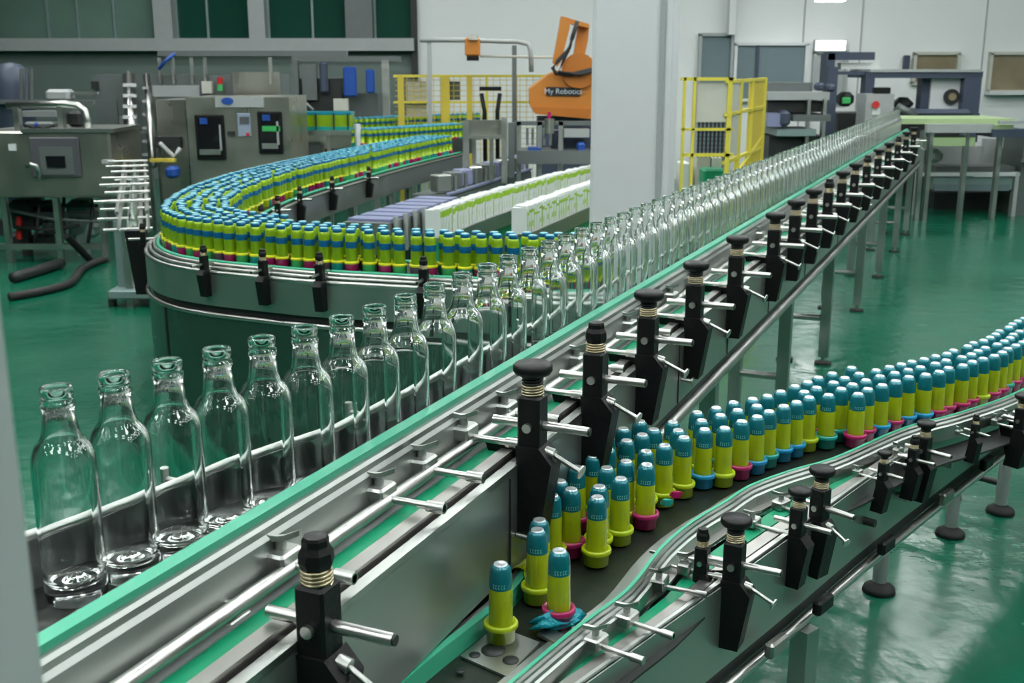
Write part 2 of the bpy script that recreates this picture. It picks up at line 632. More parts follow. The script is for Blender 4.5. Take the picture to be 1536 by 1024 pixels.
m.cyl((-.055, 0, .035), (.125, 0, .035), .0085, 'bright')
m.cyl((.125, 0, .035), (.128, 0, .035), .0070, 'dark')
BR['rod'] = m.mesh('cross_rod')
m = MB()
m.cyl((-.105, 0, -.005), (.0, 0, -.005), .006, 'bright')
m.cyl((-.03, 0, -.005), (.0, 0, -.005), .009, 'steel')
m.box((-.115, 0, .003), (.038, .05, .028), 'steel', bev=.004)
m.cyl((-.115, 0, .015), (-.115, 0, .03), .008, 'steel')
m.prism([(-.026, .004), (-.006, -.002), (.006, -.002), (.026, .004), (.026, .012), (.004, .006), (-.004, .006), (-.026, .012)],
        (-.115, -.003, .03), (.8, .6, 0), (0, 0, 1), (0, .007, 0), 'steel')
BR['clamp'] = m.mesh('rail_clamp')
m = MB()
m.cyl((.045, .0, -.012), (.062, 0, -.016), .011, 'steel', 8)
m.cyl((.06, 0, -.016), (.115, -.012, -.035), .0045, 'steel', 8)
m.cyl((.115, -.012, -.035), (.118, -.0125, -.036), .013, 'steel', 8)
BR['screw'] = m.mesh('clamp_screw')
m = MB()
m.cyl((.02, -.022, .035), (.02, -.029, .035), .0085, 'bright', 10)
BR['bolt'] = m.mesh('bolt')


def bracket(parent, pos, ang, z, sc=1.0, kind='wide', wing=True, clamp=True, screw=True, reach=1.0):
    """pos: world point of the bracket on the side panel, ang: direction pointing away from the belt"""
    loc = Vector((pos[0], pos[1], z)) - Vector(parent.location)
    b = part('guide_bracket', BR['body'], parent, loc, ang, sc)
    part('knob', BR['knob_' + kind], b)
    part('spring', BR['spring'], b)
    if kind == 'wide':
        part('spring', BR['spring_b'], b)
    part('cross_rod', BR['rod'], b)
    part('bolt', BR['bolt'], b)
    if wing:
        part('wing_plate', BR['wing'], b)
    if clamp:
        c = part('rail_clamp', BR['clamp'], b)
        c.scale = (reach, 1, 1)
    if screw:
        part('clamp_screw', BR['screw'], b)
    return b


# ------------------------------------------------------------------ main conveyor (glass bottles)
U = 1.2                            # module of this conveyor
A0 = Vector((-.097, 1.966)) * U
DV = Vector((1.843, 4.177)).normalized()
T0 = -1.75
TE = 9.85
main = Path([A0 + DV * T0 * U, A0 + DV * TE * U], .1)
ML = main.L
MZ = lambda z: CZ + (z - CZ) * U
BZ = 1.18                          # belt height in modules, MZ(BZ) in metres


def ms(t):
    return (t - T0) * U


def moff(t, o):
    return main.off(ms(t), o * U)


def msec(sec):
    if callable(sec):
        return lambda s: [(o * U, MZ(z)) for o, z in sec(s / U)]
    return [(o * U, MZ(z)) for o, z in sec]


def interp(tab, t):
    if t <= tab[0][0]:
        a, b = tab[0], tab[1]
        return a[1] + (t - a[0]) * (b[1] - a[1]) / (b[0] - a[0])
    for a, b in zip(tab, tab[1:]):
        if t <= b[0]:
            return a[1] + (t - a[0]) * (b[1] - a[1]) / (b[0] - a[0])
    return tab[-1][1]


ROW = [(-.773, -.176), (-.697, -.157), (-.618, -.139), (-.546, -.119), (-.46, -.101), (-.374, -.083), (-.292, -.067), (-.199, -.060), (0, -.0585), (11, -.0585)]
BACK = [(-.8, -.245), (-.625, -.205), (-.432, -.178), (-.25, -.12), (0, -.112), (11, -.112)]
base = moff(0, 0)
mc = thing('bottle_conveyor', 'long steel conveyor with green guide rail carrying the clear glass bottles across the hall', 'conveyor', (base[0], base[1], 0))
SW = lambda sec, m, nm, a=None, b=None, st=.12, sm=False, par=mc: sweep(MB(), main, msec(sec), m, 0 if a is None else ms(a), ML if b is None else ms(b), st, sm).build(nm, par)
le = lambda s: interp(BACK, s + T0) - .03
SW(lambda s: [(le(s), BZ - .02), (-.004, BZ - .02), (-.004, BZ), (le(s), BZ)], 'chain', 'chain_belt')
SW(rect(-.013, .010, 1.230, 1.272), 'green', 'guide_rail')
SW([(.010, 1.262), (.018, 1.262), (.022, 1.257), (.0225, 1.248), (.0275, 1.241), (.033, 1.200), (.030, 1.186), (.010, 1.186)], 'steel_dull', 'rail_backing')
SW(ring(.053, 1.200, .011), 'bright', 'guide_rod', sm=True)
SW(rect(.030, .058, 1.172, 1.180), 'machine_pale', 'inner_bar')
SW(rect(.060, .095, 1.170, 1.178), 'green_deep', 'wear_strip')
SW(rect(.097, .121, 1.168, 1.186), 'aluminium', 'flat_bar')
SW([(.128, 1.170), (.154, 1.170), (.154, 1.182), (.147, 1.182), (.144, 1.176), (.128, 1.176)], 'steel', 'edge_lip')
SW(rect(-.10, .15, 1.13, 1.138), 'dark', 'drip_tray')
SW(rect(.150, .154, .99, 1.172), 'panel', 'side_panel').__setitem__('label', 'long polished steel side panel facing the aisle')
SW(lambda s: [(le(s) - .004, .99), (le(s), .99), (le(s), BZ + .005), (le(s) - .004, BZ + .005)], 'panel', 'side_panel')
SW(rect(-.09, .085, .955, .99), 'dark', 'return_channel')
SW(rect(.09, .146, .968, .99), 'dark', 'groove_shade', .55)  # dark strip filling the groove, its shade put in as colour
SW(ring(.148, .945, .018), 'steel', 'lower_rail', .7, sm=True)
SW(lambda s: ring(interp(BACK, s + T0), 1.262, .0075), 'steel', 'back_rail', sm=True)
SW(lambda s: rect(interp(BACK, s + T0) - .014, interp(BACK, s + T0) - .010, BZ - .02, 1.25), 'machine_pale', 'back_plate', -1.75, .6)
for t in (-.95, -.55, -.15, .6, 1.4, 2.2, 3.2, 4.4, 5.8, 7.4):
    o = interp(BACK, t)
    p = moff(t, o - .03)
    MB().cyl((*p, MZ(BZ - .05)), (*p, MZ(1.28)), .010, 'steel', 8).cyl((*p, MZ(1.262)), (*moff(t, o), MZ(1.262)), .007, 'steel', 8).build('rail_post', mc)
for t in (1.55, 2.9, 4.15, 5.6, 6.9, 8.2, 9.3):
    q = math.atan2(DV.y, DV.x)
    zt = MZ(.955)
    for o in (-.10, .105):
        p = moff(t, o)
        lg = MB().box((*p, (zt + .05) / 2), (.06, .06, zt - .05), 'steel_dull', rz=q).build('leg', mc)
        MB().cyl((*p, .0), (*p, .014), .055, 'rubber', 12).cyl((*p, .012), (*p, .055), .014, 'steel', 8).build('foot', lg)
    p, r = moff(t, -.10), moff(t, .105)
    MB().cyl((*p, .30), (*r, .30), .02, 'steel_dull', 8).build('crossbar', mc)
# seams and small bolts of the side panel
for t in (-.12, .43, .98, 1.55, 2.2, 3.0, 4.0, 5.2):
    p = moff(t, .1555)
    q = math.atan2(DV.y, DV.x)
    sm_ = MB()
    sm_.box((*p, MZ(1.08)), (.004, .003, .21), 'dark', rz=q)
    sm_.build('seam', mc)
    p2 = moff(t + .03, .155)
    p3 = moff(t + .03, .185)
    MB().cyl((*p2, MZ(1.05)), (*p3, MZ(1.048)), .007, 'steel', 8).cyl((*p3, MZ(1.048)), (*moff(t + .03, .188), MZ(1.048)), .015, 'steel', 8).build('panel_screw', mc)
ang = math.atan2(-DV.x, DV.y)
KN = [((803, 545), 1.362, 'wide'), ((907, 487), 1.362, 'ball'), ((976, 437), 1.362, 'wide'), ((1043, 393), 1.362, 'wide'), ((1110, 355), 1.362, 'wide'),
      ((1170, 320), 1.362, 'wide')]
ts = []
for (px, z, kd) in KN:
    p = Vector(at(*px, MZ(z))) - A0
    ts.append((p.dot(DV) / U, kd))
ts = [(-.735, 'ball')] + ts
t = ts[-1][0]
for gap in (.42, .42, .45, .45, .5, .55, .6, .65, .7, .7, .75):
    t += gap
    ts.append((t, 'wide' if len(ts) % 3 else 'ball'))
for i, (t, kd) in enumerate(ts):
    zz = 1.216 if i else 1.165
    bracket(mc, moff(t, .152), ang, MZ(zz), U, kd, wing=True)
# extra rail clamps between the brackets
for t in (-.62, -.36, -.22, .12, .52, .9, 1.3):
    pos = moff(t, .152)
    b = part('rail_clamp', BR['clamp'], mc, (pos[0] - mc.location.x, pos[1] - mc.location.y, MZ(1.208)), ang, U)

# ------------------------------------------------------------------ glass bottles
OUT = [(0.0, .005), (.028, .0), (.0355, .001), (.0390, .006), (.040, .014), (.040, .180), (.0398, .188), (.0389, .196), (.0371, .2035), (.0343, .2105), (.0308, .216), (.0272, .220), (.0248, .2235),
       (.0233, .229), (.0216, .240), (.0192, .2605), (.0208, .2625), (.0214, .267), (.0208, .2715), (.0190, .273), (.0188, .2765), (.0203, .2785), (.0203, .288), (.0188, .290)]
INN = [(.0152, .290), (.0142, .287), (.0142, .262), (.0172, .240), (.0190, .229), (.0208, .2215), (.0240, .2165), (.0278, .212), (.0312, .2065), (.0338, .200), (.0354, .193), (.0363, .186), (.0366, .179),
       (.0368, .110), (.0362, .055), (.0356, .040), (.033, .031), (.027, .026), (.018, .028), (.009, .034), (0.0, .037)]
OUT = [(r * U, z * U) for r, z in OUT]
INN = [(r * U, z * U) for r, z in INN]
g_near = MB().lathe(OUT + INN, 'glass', 40).mesh('glass_bottle')
g_far = MB().lathe(OUT + INN, 'glass', 18).mesh('glass_bottle')
ORD = ['nearest', 'second', 'third', 'fourth', 'fifth', 'sixth', 'seventh', 'eighth', 'ninth', 'tenth', 'eleventh', 'twelfth', 'thirteenth', 'fourteenth', 'fifteenth', 'sixteenth']
tb = [-.776, -.697, -.617, -.537, -.456, -.372, -.287, -.196, -.096, .018, .135]
while tb[-1] < 9.35:
    tb.append(tb[-1] + .113 + random.uniform(-.003, .003))
for i, t in enumerate(tb):
    near = i < 20
    o = bpy.data.objects.new('glass_bottle', g_near if near else g_far)
    p = moff(t, interp(ROW, t) + random.uniform(-.002, .002))
    o.location = (p[0], p[1], MZ(BZ) + .001)
    o.rotation_euler = (0, 0, random.uniform(0, 6.28))
    COL.objects.link(o)
    if i == 0:
        lab = 'nearest empty clear glass bottle, beside the blurred grey post at left'
    elif i < len(ORD):
        lab = '%s clear glass bottle counting from the blurred grey post along the row' % ORD[i]
    elif t < 2.2:
        lab = 'clear glass bottle in the middle stretch, before the white column'
    elif t < 5.5:
        lab = 'clear glass bottle in the packed row, right of the white column'
    else:
        lab = 'tiny clear glass bottle at the far blurred end of the glass row'
    tag(o, lab, 'bottle', 'clear glass bottles in one row on the long conveyor')

# ------------------------------------------------------------------ right conveyor (teal capped bottles)
V = .8                             # module of this conveyor
VZ = lambda z: CZ + (z - CZ) * V
RZ = .50                           # belt height in modules, VZ(RZ) in metres
BELT = VZ(RZ)
Rp = [(-.24, 1.36)] + [at(x, y, VZ(.55)) for x, y in [(766, 1024), (867, 940), (942, 884), (991, 823), (1036, 784), (1092, 750), (1126, 728), (1192, 704), (1254, 686), (1356, 642), (1443, 618), (1535, 584)]]
e = Vector(Rp[-1])
Rp += [tuple(e + Vector((.45, .50))), tuple(e + Vector((1.3, 1.45))), tuple(e + Vector((2.6, 2.9)))]
_l = [Vector(at(x, y, VZ(.222))) for x, y in [(1177, 924), (1278, 838), (1358, 774), (1449, 704), (1535, 640)]]
Lp = [_l[0] + (_l[0] - _l[2]) * k for k in (1.6, .8)] + _l + [_l[-1] + (_l[-1] - _l[0]).normalized() * k for k in (.6, 1.4, 2.6)]
LP = spline(Lp, .04)
RP = spline(Rp, .032)
NST = 120
# matching stations between the front rail and the side panel
st = []
for k in range(NST):
    s = RP.L * k / (NST - 1)
    r = RP.pt(s)
    tn = RP.tan(s)
    nrm = Vector((tn.y, -tn.x))
    best = min(LP.p, key=lambda q: abs((q - r).dot(tn)) + (0 if (q - r).dot(nrm) > -.05 else 5))
    w_ = max(.13 * V, (best - r).dot(nrm))
    st.append([r, nrm, w_])
for _ in range(6):
    for k in range(1, NST - 1):
        st[k][2] = (st[k - 1][2] + 2 * st[k][2] + st[k + 1][2]) / 4
b0 = RP.pt(1.2)
rc = thing('capped_bottle_conveyor', 'curving low steel conveyor at lower right carrying the teal capped lime bottles', 'conveyor', (b0.x, b0.y, 0))


def ruled(sec, m, nm, k0=0, k1=NST, smooth=False):
    """sec: polygon of (a, o, z): a = share of the way from rail to panel, o = extra offset"""
    secs = []
    for k in range(k0, k1):
        r, n, w_ = st[k]
        secs.append([(*(r + n * (a * w_ + o * V)), VZ(z)) for a, o, z in sec])
    return MB().loft(secs, m, smooth=smooth).build(nm, rc)


def rr(a0, o0, a1, o1, z0, z1):
    return [(a0, o0, z0), (a1, o1, z0), (a1, o1, z1), (a0, o0, z1)]


def rring(a, o, z, r, n=8):
    return [(a, o + r * math.cos(2 * PI * k / n), z + r * math.sin(2 * PI * k / n)) for k in range(n)]


def lane(s):                      # lane width to the left of the front rail
    return .27 + .07 * min(1, max(0, (s - .9) / .8))


WL = .36
MN = Vector((DV.y, -DV.x))
wl = []
for r, n, w_ in st:
    d = n.dot(MN)
    lim = ((r - A0).dot(MN) - .125) / d if d > .05 else 9
    wl.append(max(.1, min(WL * V, lim)))
MB().loft([[(*(st[k][0] + st[k][1] * o), VZ(z)) for o, z in ((-wl[k], RZ - .02), (-.005, RZ - .02), (-.005, RZ), (-wl[k], RZ))] for k in range(NST)], 'chain_dark').build('chain_belt', rc)
ruled(rr(0, -.065, 0, -.006, RZ + .001, RZ + .006), 'steel_dull', 'edge_plate')
ruled(rr(0, -.006, 0, .004, RZ + .02, RZ + .052), 'green', 'guide_rail')
ruled([(0, .004, RZ + .050), (0, .010, RZ + .052), (0, .014, RZ + .047), (0, .0145, RZ + .040), (0, .020, RZ + .034), (0, .022, RZ + .026), (0, .028, RZ + .022), (0, .030, RZ - .03), (0, .004, RZ - .03)], 'steel_dull', 'rail_backing')


def wloc(q):
    p = LP.pt(q)
    return max(.10, min((p - r_).length for r_ in RP.p))


WT = [wloc(LP.L * k / 150) for k in range(151)]
for _ in range(4):
    WT = [WT[0]] + [(WT[k - 1] + 2 * WT[k] + WT[k + 1]) / 4 for k in range(1, 150)] + [WT[-1]]


def strip(f0, f1, c0_, c1_, z0, z1, m, nm):
    def sec(q):
        w_ = WT[min(150, int(q / LP.L * 150))]
        return [(o, VZ(z)) for o, z in rect(-min(c0_, f0 * w_), -min(c1_, f1 * w_), z0, z1)]
    sweep(MB(), LP, sec, m, 0, None, .06).build(nm, rc)


strip(.90, .74, .165, .135, RZ - .022, RZ - .012, 'aluminium', 'flat_bar')
strip(.66, .42, .115, .070, RZ - .030, RZ - .022, 'green_deep', 'wear_strip')
strip(.36, .15, .058, .026, RZ - .028, RZ - .012, 'aluminium', 'flat_bar')
strip(.10, .02, .016, .004, RZ - .020, RZ - .006, 'steel', 'edge_lip')
ruled(rr(0, .01, 1, 0, RZ - .075, RZ - .068), 'dark', 'drip_tray')
LW = lambda sec, m, nm, sm=False: sweep(MB(), LP, [(o * V, VZ(z)) for o, z in sec], m, 0, None, .06, sm).build(nm, rc)
LW(rect(0, .004, .225, RZ - .015), 'panel', 'side_panel')
k0_ = next(k for k in range(NST) if wl[k] >= WL * V - .001)
ruled(rr(0, -WL, 0, -WL + .004, .225, RZ + .0), 'panel', 'side_panel', min(k0_ + 12, NST - 3))
LW(rect(-.14, -.012, .165, .222), 'dark', 'return_channel')
LW(ring(.012, .165, .018), 'bright', 'lower_rail', True)
# left guide rail of the mouth
lg_path = spline([(x * V + .004, y * V) for x, y in [(-.395, 1.838), (-.24, 2.193), (-.055, 2.513), (.004, 2.64), (.10, 2.93), (.24, 3.20), (.42, 3.45), (.62, 3.66), (.9, 3.9), (1.3, 4.2), (2.0, 4.75), (3.0, 5.8)]], .05)
sweep(MB(), lg_path, rect(-.008, .008, BELT, BELT + .04), 'green', st and 0.0, lg_path.L, .06).build('guide_rail', rc)
sweep(MB(), lg_path, rect(-.022, -.009, BELT, BELT + .036), 'panel', 0, lg_path.L, .06).build('rail_backing', rc)
# steel entry plate with slots
pq = [at(690, 985, BELT + .003), at(745, 940, BELT + .003), at(810, 965, BELT + .003), at(760, 1016, BELT + .003)]
m = MB()
m.loft([[(*p, BELT + .001) for p in pq], [(*p, BELT + .006) for p in pq]], 'steel')
pl = m.build('entry_plate', rc)
for (x, y, a, b_) in ((712, 982, .014, .008), (740, 975, .03, .010), (766, 990, .02, .010), (690, 1006, .012, .008)):
    p = at(x, y, BELT + .006)
    MB().lathe([(0, .0), (a * V, 0), (a * V, .0012), (0, .0012)], 'dark', 14, c=(0, 0, 0)).build('slot', pl, local=True).location = (p[0] - rc.location.x, p[1] - rc.location.y, BELT + .006)
pq = [at(805, 955, BELT + .003), at(822, 943, BELT + .003), at(850, 958, BELT + .003), at(838, 970, BELT + .003)]
MB().loft([[(*p, BELT + .004) for p in pq], [(*p, BELT + .010) for p in pq]], 'steel').build('wear_plate', rc)
# legs
for (x, y) in ((1318, 886), (1425, 802), (1500, 768)):
    p = at(x, y, 0)
    lg = MB().cyl((*p, .04), (*p, VZ(.17)), .026, 'machine_pale', 14).build('leg', rc)
    MB().lathe([(0, 0), (.06, 0), (.055, .018), (.022, .04), (0, .04)], 'rubber', 16, c=(p[0], p[1], 0)).build('foot', lg)
    q = (p[0] - .16, p[1] + .17)
    lg = MB().cyl((*q, .04), (*q, VZ(.17)), .026, 'machine_pale', 14).build('leg', rc)
    MB().lathe([(0, 0), (.06, 0), (.055, .018), (.022, .04), (0, .04)], 'rubber', 16, c=(q[0], q[1], 0)).build('foot', lg)
    MB().cyl((*p, .13), (*q, .13), .015, 'dark', 8).build('crossbar', rc)
for (x, y) in ((1228, 950), (1060, 1060)):
    p = at(x, y, VZ(.165))
    lg = MB().box((p[0] - .02, p[1] + .05, VZ(.165) / 2), (.05, .05, VZ(.165) - .02), 'steel_dull', rz=.7).build('leg', rc)
    MB().box((p[0] - .02, p[1] + .05, .01), (.09, .09, .02), 'rubber', rz=.7).build('foot', lg)
# black and steel hardware blocks in the groove
for k, (x, y) in enumerate(((1235, 900), (1165, 962), (1330, 812), (1420, 740), (1480, 690))):
    p = at(x, y, VZ(.235))
    MB().box((*p, VZ(.222)), (.08, .024, .04), 'aluminium' if k % 2 else 'black', rz=.85, bev=.006).build('chain_guide_block', rc)
RK = [((1108, 775), 'wide', 1.22, .685), ((1055, 785), 'ball', .85, .63), ((1175, 724), 'wide', 1.0, .645), ((1250, 700), 'wide', 1.15, .66), ((1328, 668), 'wide', .7, .60),
      ((1362, 652), 'ball', .75, .60), ((1397, 632), 'wide', .95, .64), ((1443, 618), 'ball', .6, .60), ((1512, 585), 'wide', .95, .63), ((1528, 580), 'ball', .95, .63)]
for (px, kd, sc, z) in RK:
    p = Vector(at(*px, VZ(z)))
    s = RP.near(p)
    k = min(NST - 1, int(round(s / RP.L * (NST - 1))))
    r, n, w_ = st[k]
    q = r + n * max(w_, .12 * V)
    if kd == 'ball' and px[0] == 1055:
        q = r + n * .10 * V
    b = bracket(rc, q, math.atan2(n.y, n.x), VZ(z - .148 * sc), sc * V, kd, wing=(sc > .9), screw=(sc > 1.1), clamp=True, reach=max(.6, w_ / .19 / sc / V) if sc > .6 else .8)
for (x, y) in ((1000, 880), (1030, 896), (1012, 945), (905, 985)):      # bare clamps on rods, near end
    p = Vector(at(x, y, BELT))
    s = RP.near(p)
    k = min(NST - 1, int(round(s / RP.L * (NST - 1))))
    r, n, w_ = st[k]
    q = r + n * .17 * V
    part('rail_clamp', BR['clamp'], rc, (q.x - rc.location.x, q.y - rc.location.y, VZ(RZ + .012)), math.atan2(n.y, n.x), 1.15 * V)
for k, (x, y) in enumerate(((1320, 722), (1338, 722), (1306, 776), (1343, 736), (1437, 652), (1432, 694), (1385, 726), (1240, 835))):
    s = LP.near(Vector(at(x, y, VZ(.36))))
    p = LP.pt(s)
    tn = LP.tan(s)
    z = VZ(.44 if k in (0, 1, 4) else .34)
    MB().cyl((p.x, p.y, z), (p.x + tn.y * .035, p.y - tn.x * .035, z), .012, 'dark' if k % 2 == 0 else 'steel', 8).build('panel_screw', rc)

# ---- capped bottles: meshes
cupm = {}


def vm(mb):                        # bottle profiles are drawn in modules of this conveyor
    mb.v = [(x * V, y * V, z * V) for x, y, z in mb.v]
    return mb


CUPS = {'lime': 'lime_cup', 'magenta': 'magenta', 'sky blue': 'skyblue', 'teal': 'tealcup'}
for nm, mm in CUPS.items():
    cupm[nm] = vm(MB().lathe([(0, 0), (.031, 0), (.0345, .002), (.0355, .03), (.0405, .034), (.0425, .038), (.0425, .046), (.040, .0495), (.034, .0495), (.031, .042), (.0, .040)], mm, 24)).mesh('base_cup')
cap_me = vm(MB().lathe([(.0284, .140), (.0287, .143), (.0282, .158), (.0268, .178), (.0250, .188), (.0222, .1945), (.0185, .1975), (.0172, .1985, 'silver'), (.0160, .2015), (.012, .2005), (0, .200)], 'teal', 24)).mesh('cap')
body_me = vm(MB().lathe([(.029, .041), (.0305, .046), (.0300, .060), (.0288, .10), (.0280, .150), (.0266, .155), (0, .155)], 'lime', 24)).mesh('body')
m = MB()
for q in range(5):                       # row of small unreadable glyph marks round the cap hem
    a0 = -PI / 2 - .55 + q * .24
    for (u0, u1, z0, z1) in ((0, .05, .146, .156), (.05, .13, .1545, .1565), (.05, .13, .146, .148)):
        R_ = .0290
        vs = [(R_ * math.cos(a0 + u) * (1 - (z - .14) * .5), R_ * math.sin(a0 + u) * (1 - (z - .14) * .5), z) for u, z in ((u0, z0), (u1, z0), (u1, z1), (u0, z1))]
        vs2 = [(x * .97, y * .97, z) for x, y, z in vs]
        m.loft([vs2, vs], 'mark')
mark_me = vm(m).mesh('print_marks')


def capped(x, y, cup, label, marks=False, tilt=(0, 0), rz=None, group='teal capped lime bottles on the lower right conveyor', z=None):
    t = thing('capped_bottle', label, 'bottle', (x, y, BELT + .0055), group)
    t.rotation_euler = (tilt[0], tilt[1], 0)
    if cup:
        part('base_cup', cupm[cup], t)
    part('body', body_me, t)
    c = part('cap', cap_me, t)
    if marks:
        p = part('print_marks', mark_me, c)
        p.rotation_euler = (0, 0, math.atan2(x, y) * -1 + random.uniform(-.3, .3))
    return t


placed = []


def free(p, d=.069 * V):
    return all((Vector(p) - q).length > d for q in placed)


HAND = [  # (pixel of the top, cup, label)
    ((751, 845), 'lime', 'nearest capped bottle in a tall lime cup, alone on the steel entry plate'),
    ((806, 794), 'lime', 'second nearest capped bottle in lime cup, just behind the one on the entry plate'),
    ((839, 825), 'magenta', 'capped bottle standing in a magenta cup behind the crumpled teal foil'),
    ((896, 745), 'lime', 'capped bottle in lime cup by the belt edge, third nearest to the camera there'),
    ((857, 733), 'magenta', 'capped bottle in a half hidden magenta cup, left of a lime cupped one'),
    ((828, 742), 'lime', 'capped bottle nearest the black bracket blade, behind the crumpled foil'),
    ((931, 717), 'lime', 'capped bottle in lime cup just left of the nearest full magenta cup'),
    ((970, 696), 'magenta', 'capped bottle in the nearest fully visible magenta cup at the rail bend'),
    ((997, 667), 'lime', 'capped bottle in lime cup with teal scrap, right of the magenta cup at rail bend'),
    ((1026, 655), 'lime', 'capped bottle in lime cup with pink scrap, left of the sky blue cup'),
    ((1057, 643), 'sky blue', 'capped bottle in the nearest sky blue cup at the front rail'),
    ((1087, 641), 'lime', 'capped bottle in lime cup between the sky blue and magenta cups at the rail'),
    ((1113, 631), 'magenta', 'capped bottle in the second magenta cup along the front rail'),
    ((1136, 624), 'sky blue', 'capped bottle in sky blue cup right of the second magenta cup'),
    ((1154, 616), 'teal', 'capped bottle in the teal cup along the front rail before two blue cups'),
    ((1176, 608), 'sky blue', 'capped bottle in the first of two adjoining blue cups by the rail'),
    ((1195, 602), 'sky blue', 'capped bottle in the second of two adjoining blue cups by the rail'),
    ((1214, 595), 'lime', 'capped bottle in lime cup after the two adjoining blue cups by the rail'),
    ((840, 721), 'lime', 'capped bottle at the left side behind the half hidden magenta cup'),
    ((865, 700), 'magenta', 'capped bottle at the left edge of the crowd, third behind the bracket blade'),
    ((899, 729), 'lime', 'capped bottle peeking from behind the lime cupped one by the belt edge'),
    ((939, 691), 'lime', 'capped bottle directly behind the one left of the full magenta cup'),
    ((890, 683), 'lime', 'capped bottle on the left edge of the crowd, fourth behind the bracket blade'),
    ((969, 676), 'lime', 'capped bottle directly behind the nearest full magenta cup'),
    ((912, 672), 'lime', 'capped bottle in the second row, right of the fourth at the left edge'),
    ((911, 657), 'lime', 'capped bottle at the back left edge of the crowd, fifth behind the bracket'),
    ((940, 660), 'lime', 'capped bottle in the third row behind the nearest full magenta cup'),
    ((935, 642), 'lime', 'capped bottle at the back edge of the crowd, sixth behind the bracket'),
    ((960, 631), 'lime', 'capped bottle at the back edge of the crowd, seventh behind the bracket'),
    ((809, 779), 'lime', 'capped bottle half hidden behind the second nearest one, touching the green rail'),
]
for (px, cup, lab) in HAND:
    p = at(*px, VZ(RZ + .207))
    if free(p, .05 * V):
        placed.append(Vector(p))
        capped(*p, cup, lab, True)
seq = ['magenta', 'magenta', 'sky blue', 'magenta', 'sky blue', 'sky blue', 'magenta', 'magenta', 'magenta', 'magenta', 'lime', 'magenta', 'magenta', 'teal', 'magenta']
s0 = RP.near(at(1214, 640, VZ(RZ + .05)))
rown = ['front row', 'second row', 'third row', 'back row']
nb = len(placed)
for row in range(4):
    s = (s0 + .05) if row == 0 else RP.near((.36 * V, 2.95 * V)) + .03 * row
    k = 0
    while s < RP.L - .2:
        o = -(.088 + row * .071) * V
        if row == 3 and s > 2.4:
            break
        p = RP.off(s, o + random.uniform(-.006, .006))
        s += (.083 if row == 0 else .080) * V
        if not free(p):
            s -= .045
            continue
        placed.append(Vector(p))
        cup = seq[k % len(seq)] if row == 0 else random.choice(['lime', 'magenta', 'teal', 'lime'])
        k += 1
        where = 'near half' if p[1] < 3.4 else 'far half'
        if row == 0:
            lab = 'teal capped bottle in %s cup, %s of the front row at rail' % (cup, where)
        else:
            lab = 'teal capped bottle in the %s of the %s, cup hidden' % (where, rown[row])
        capped(p[0], p[1], cup, lab, p[1] < 3.1)
        if len(placed) > 288:
            break

# fallen bottle behind the nearest one, crumpled foil
p = at(768, 868, BELT + .05)
t = capped(p[0] + .0, p[1] + .02, None, 'toppled lime bottle lying half hidden behind the nearest capped bottle', False, (math.radians(-83), 0), group=None)
t.location.z = BELT + .028
t.rotation_euler = (math.radians(-88), 0, math.radians(-28))
m = MB()
nx, ny = 16, 12
rings = []
rnd = random.Random(3)
for i in range(ny + 1):
    th = PI * i / ny
    rg = []
    for j in range(nx):
        ph = 2 * PI * j / nx
        w_ = 1 + .35 * math.sin(3 * ph + 1.3 * i) * math.sin(th) + rnd.uniform(-.12, .12)
        rg.append((.050 * math.sin(th) * math.cos(ph) * w_, .022 * math.sin(th) * math.sin(ph) * w_, .015 + .015 * math.cos(th) * (1 + .5 * math.sin(2 * ph)) + .005 * math.sin(ph * 2)))
    rings.append(rg)
m.loft(rings, 'foil', caps=True, smooth=True)
fo = tag(m.build('crumpled_foil'), 'crumpled teal foil scrap lying on the belt in front of the magenta cup', 'scrap')
p = at(830, 928, BELT + .02)
fo.location = (p[0], p[1] - .01, BELT + .006)
fo.rotation_euler = (0, 0, .35)
for (px, mm, lab) in (((1014, 746), 'magenta', 'pink scrap tucked in the lime cup left of sky blue cup'), ((1000, 758), 'tealcup', 'teal scrap on the rim of a lime cup at the rail bend')):
    m = MB()
    for k in range(3):
        m.loft([[(.012 * math.cos(a + k) * (1 + .4 * math.sin(3 * a + k)), .006 * math.sin(a + k), .004 * k + z) for a in [2 * PI * q / 8 for q in range(8)]] for z in (0, .008)], mm)
    o = tag(m.build('plastic_scrap'), lab, 'scrap')
    p = at(*px, VZ(RZ + .055))
    o.location = (p[0], p[1], VZ(RZ + .055))

# ------------------------------------------------------------------ curved can conveyor
KZ = .92
Op = [(.42, 4.87), (.1, 4.895), (-.115, 4.924), (-.393, 4.985), (-.647, 5.056), (-.908, 5.13), (-1.19, 5.255), (-1.48, 5.40), (-1.71, 5.58), (-1.90, 5.90), (-2.01, 6.35), (-2.08, 7.1),
      (-2.02, 8.2), (-1.76, 9.6), (-1.40, 11.2), (-1.02, 12.6)]
KP = spline(Op, .05)
KB = KP.near((-1.48, 5.40))       # where the bend begins
KE = KP.near((-2.06, 6.35))
b0 = KP.pt(KB)
kc = thing('curved_conveyor', 'wide curved steel conveyor turning at left under the crowd of blue banded lime cans', 'conveyor', (b0.x, b0.y, 0))


def lw(s):
    a = .30
    if s > KB:
        a += .16 * min(1, (s - KB) / 1.0)
    return a


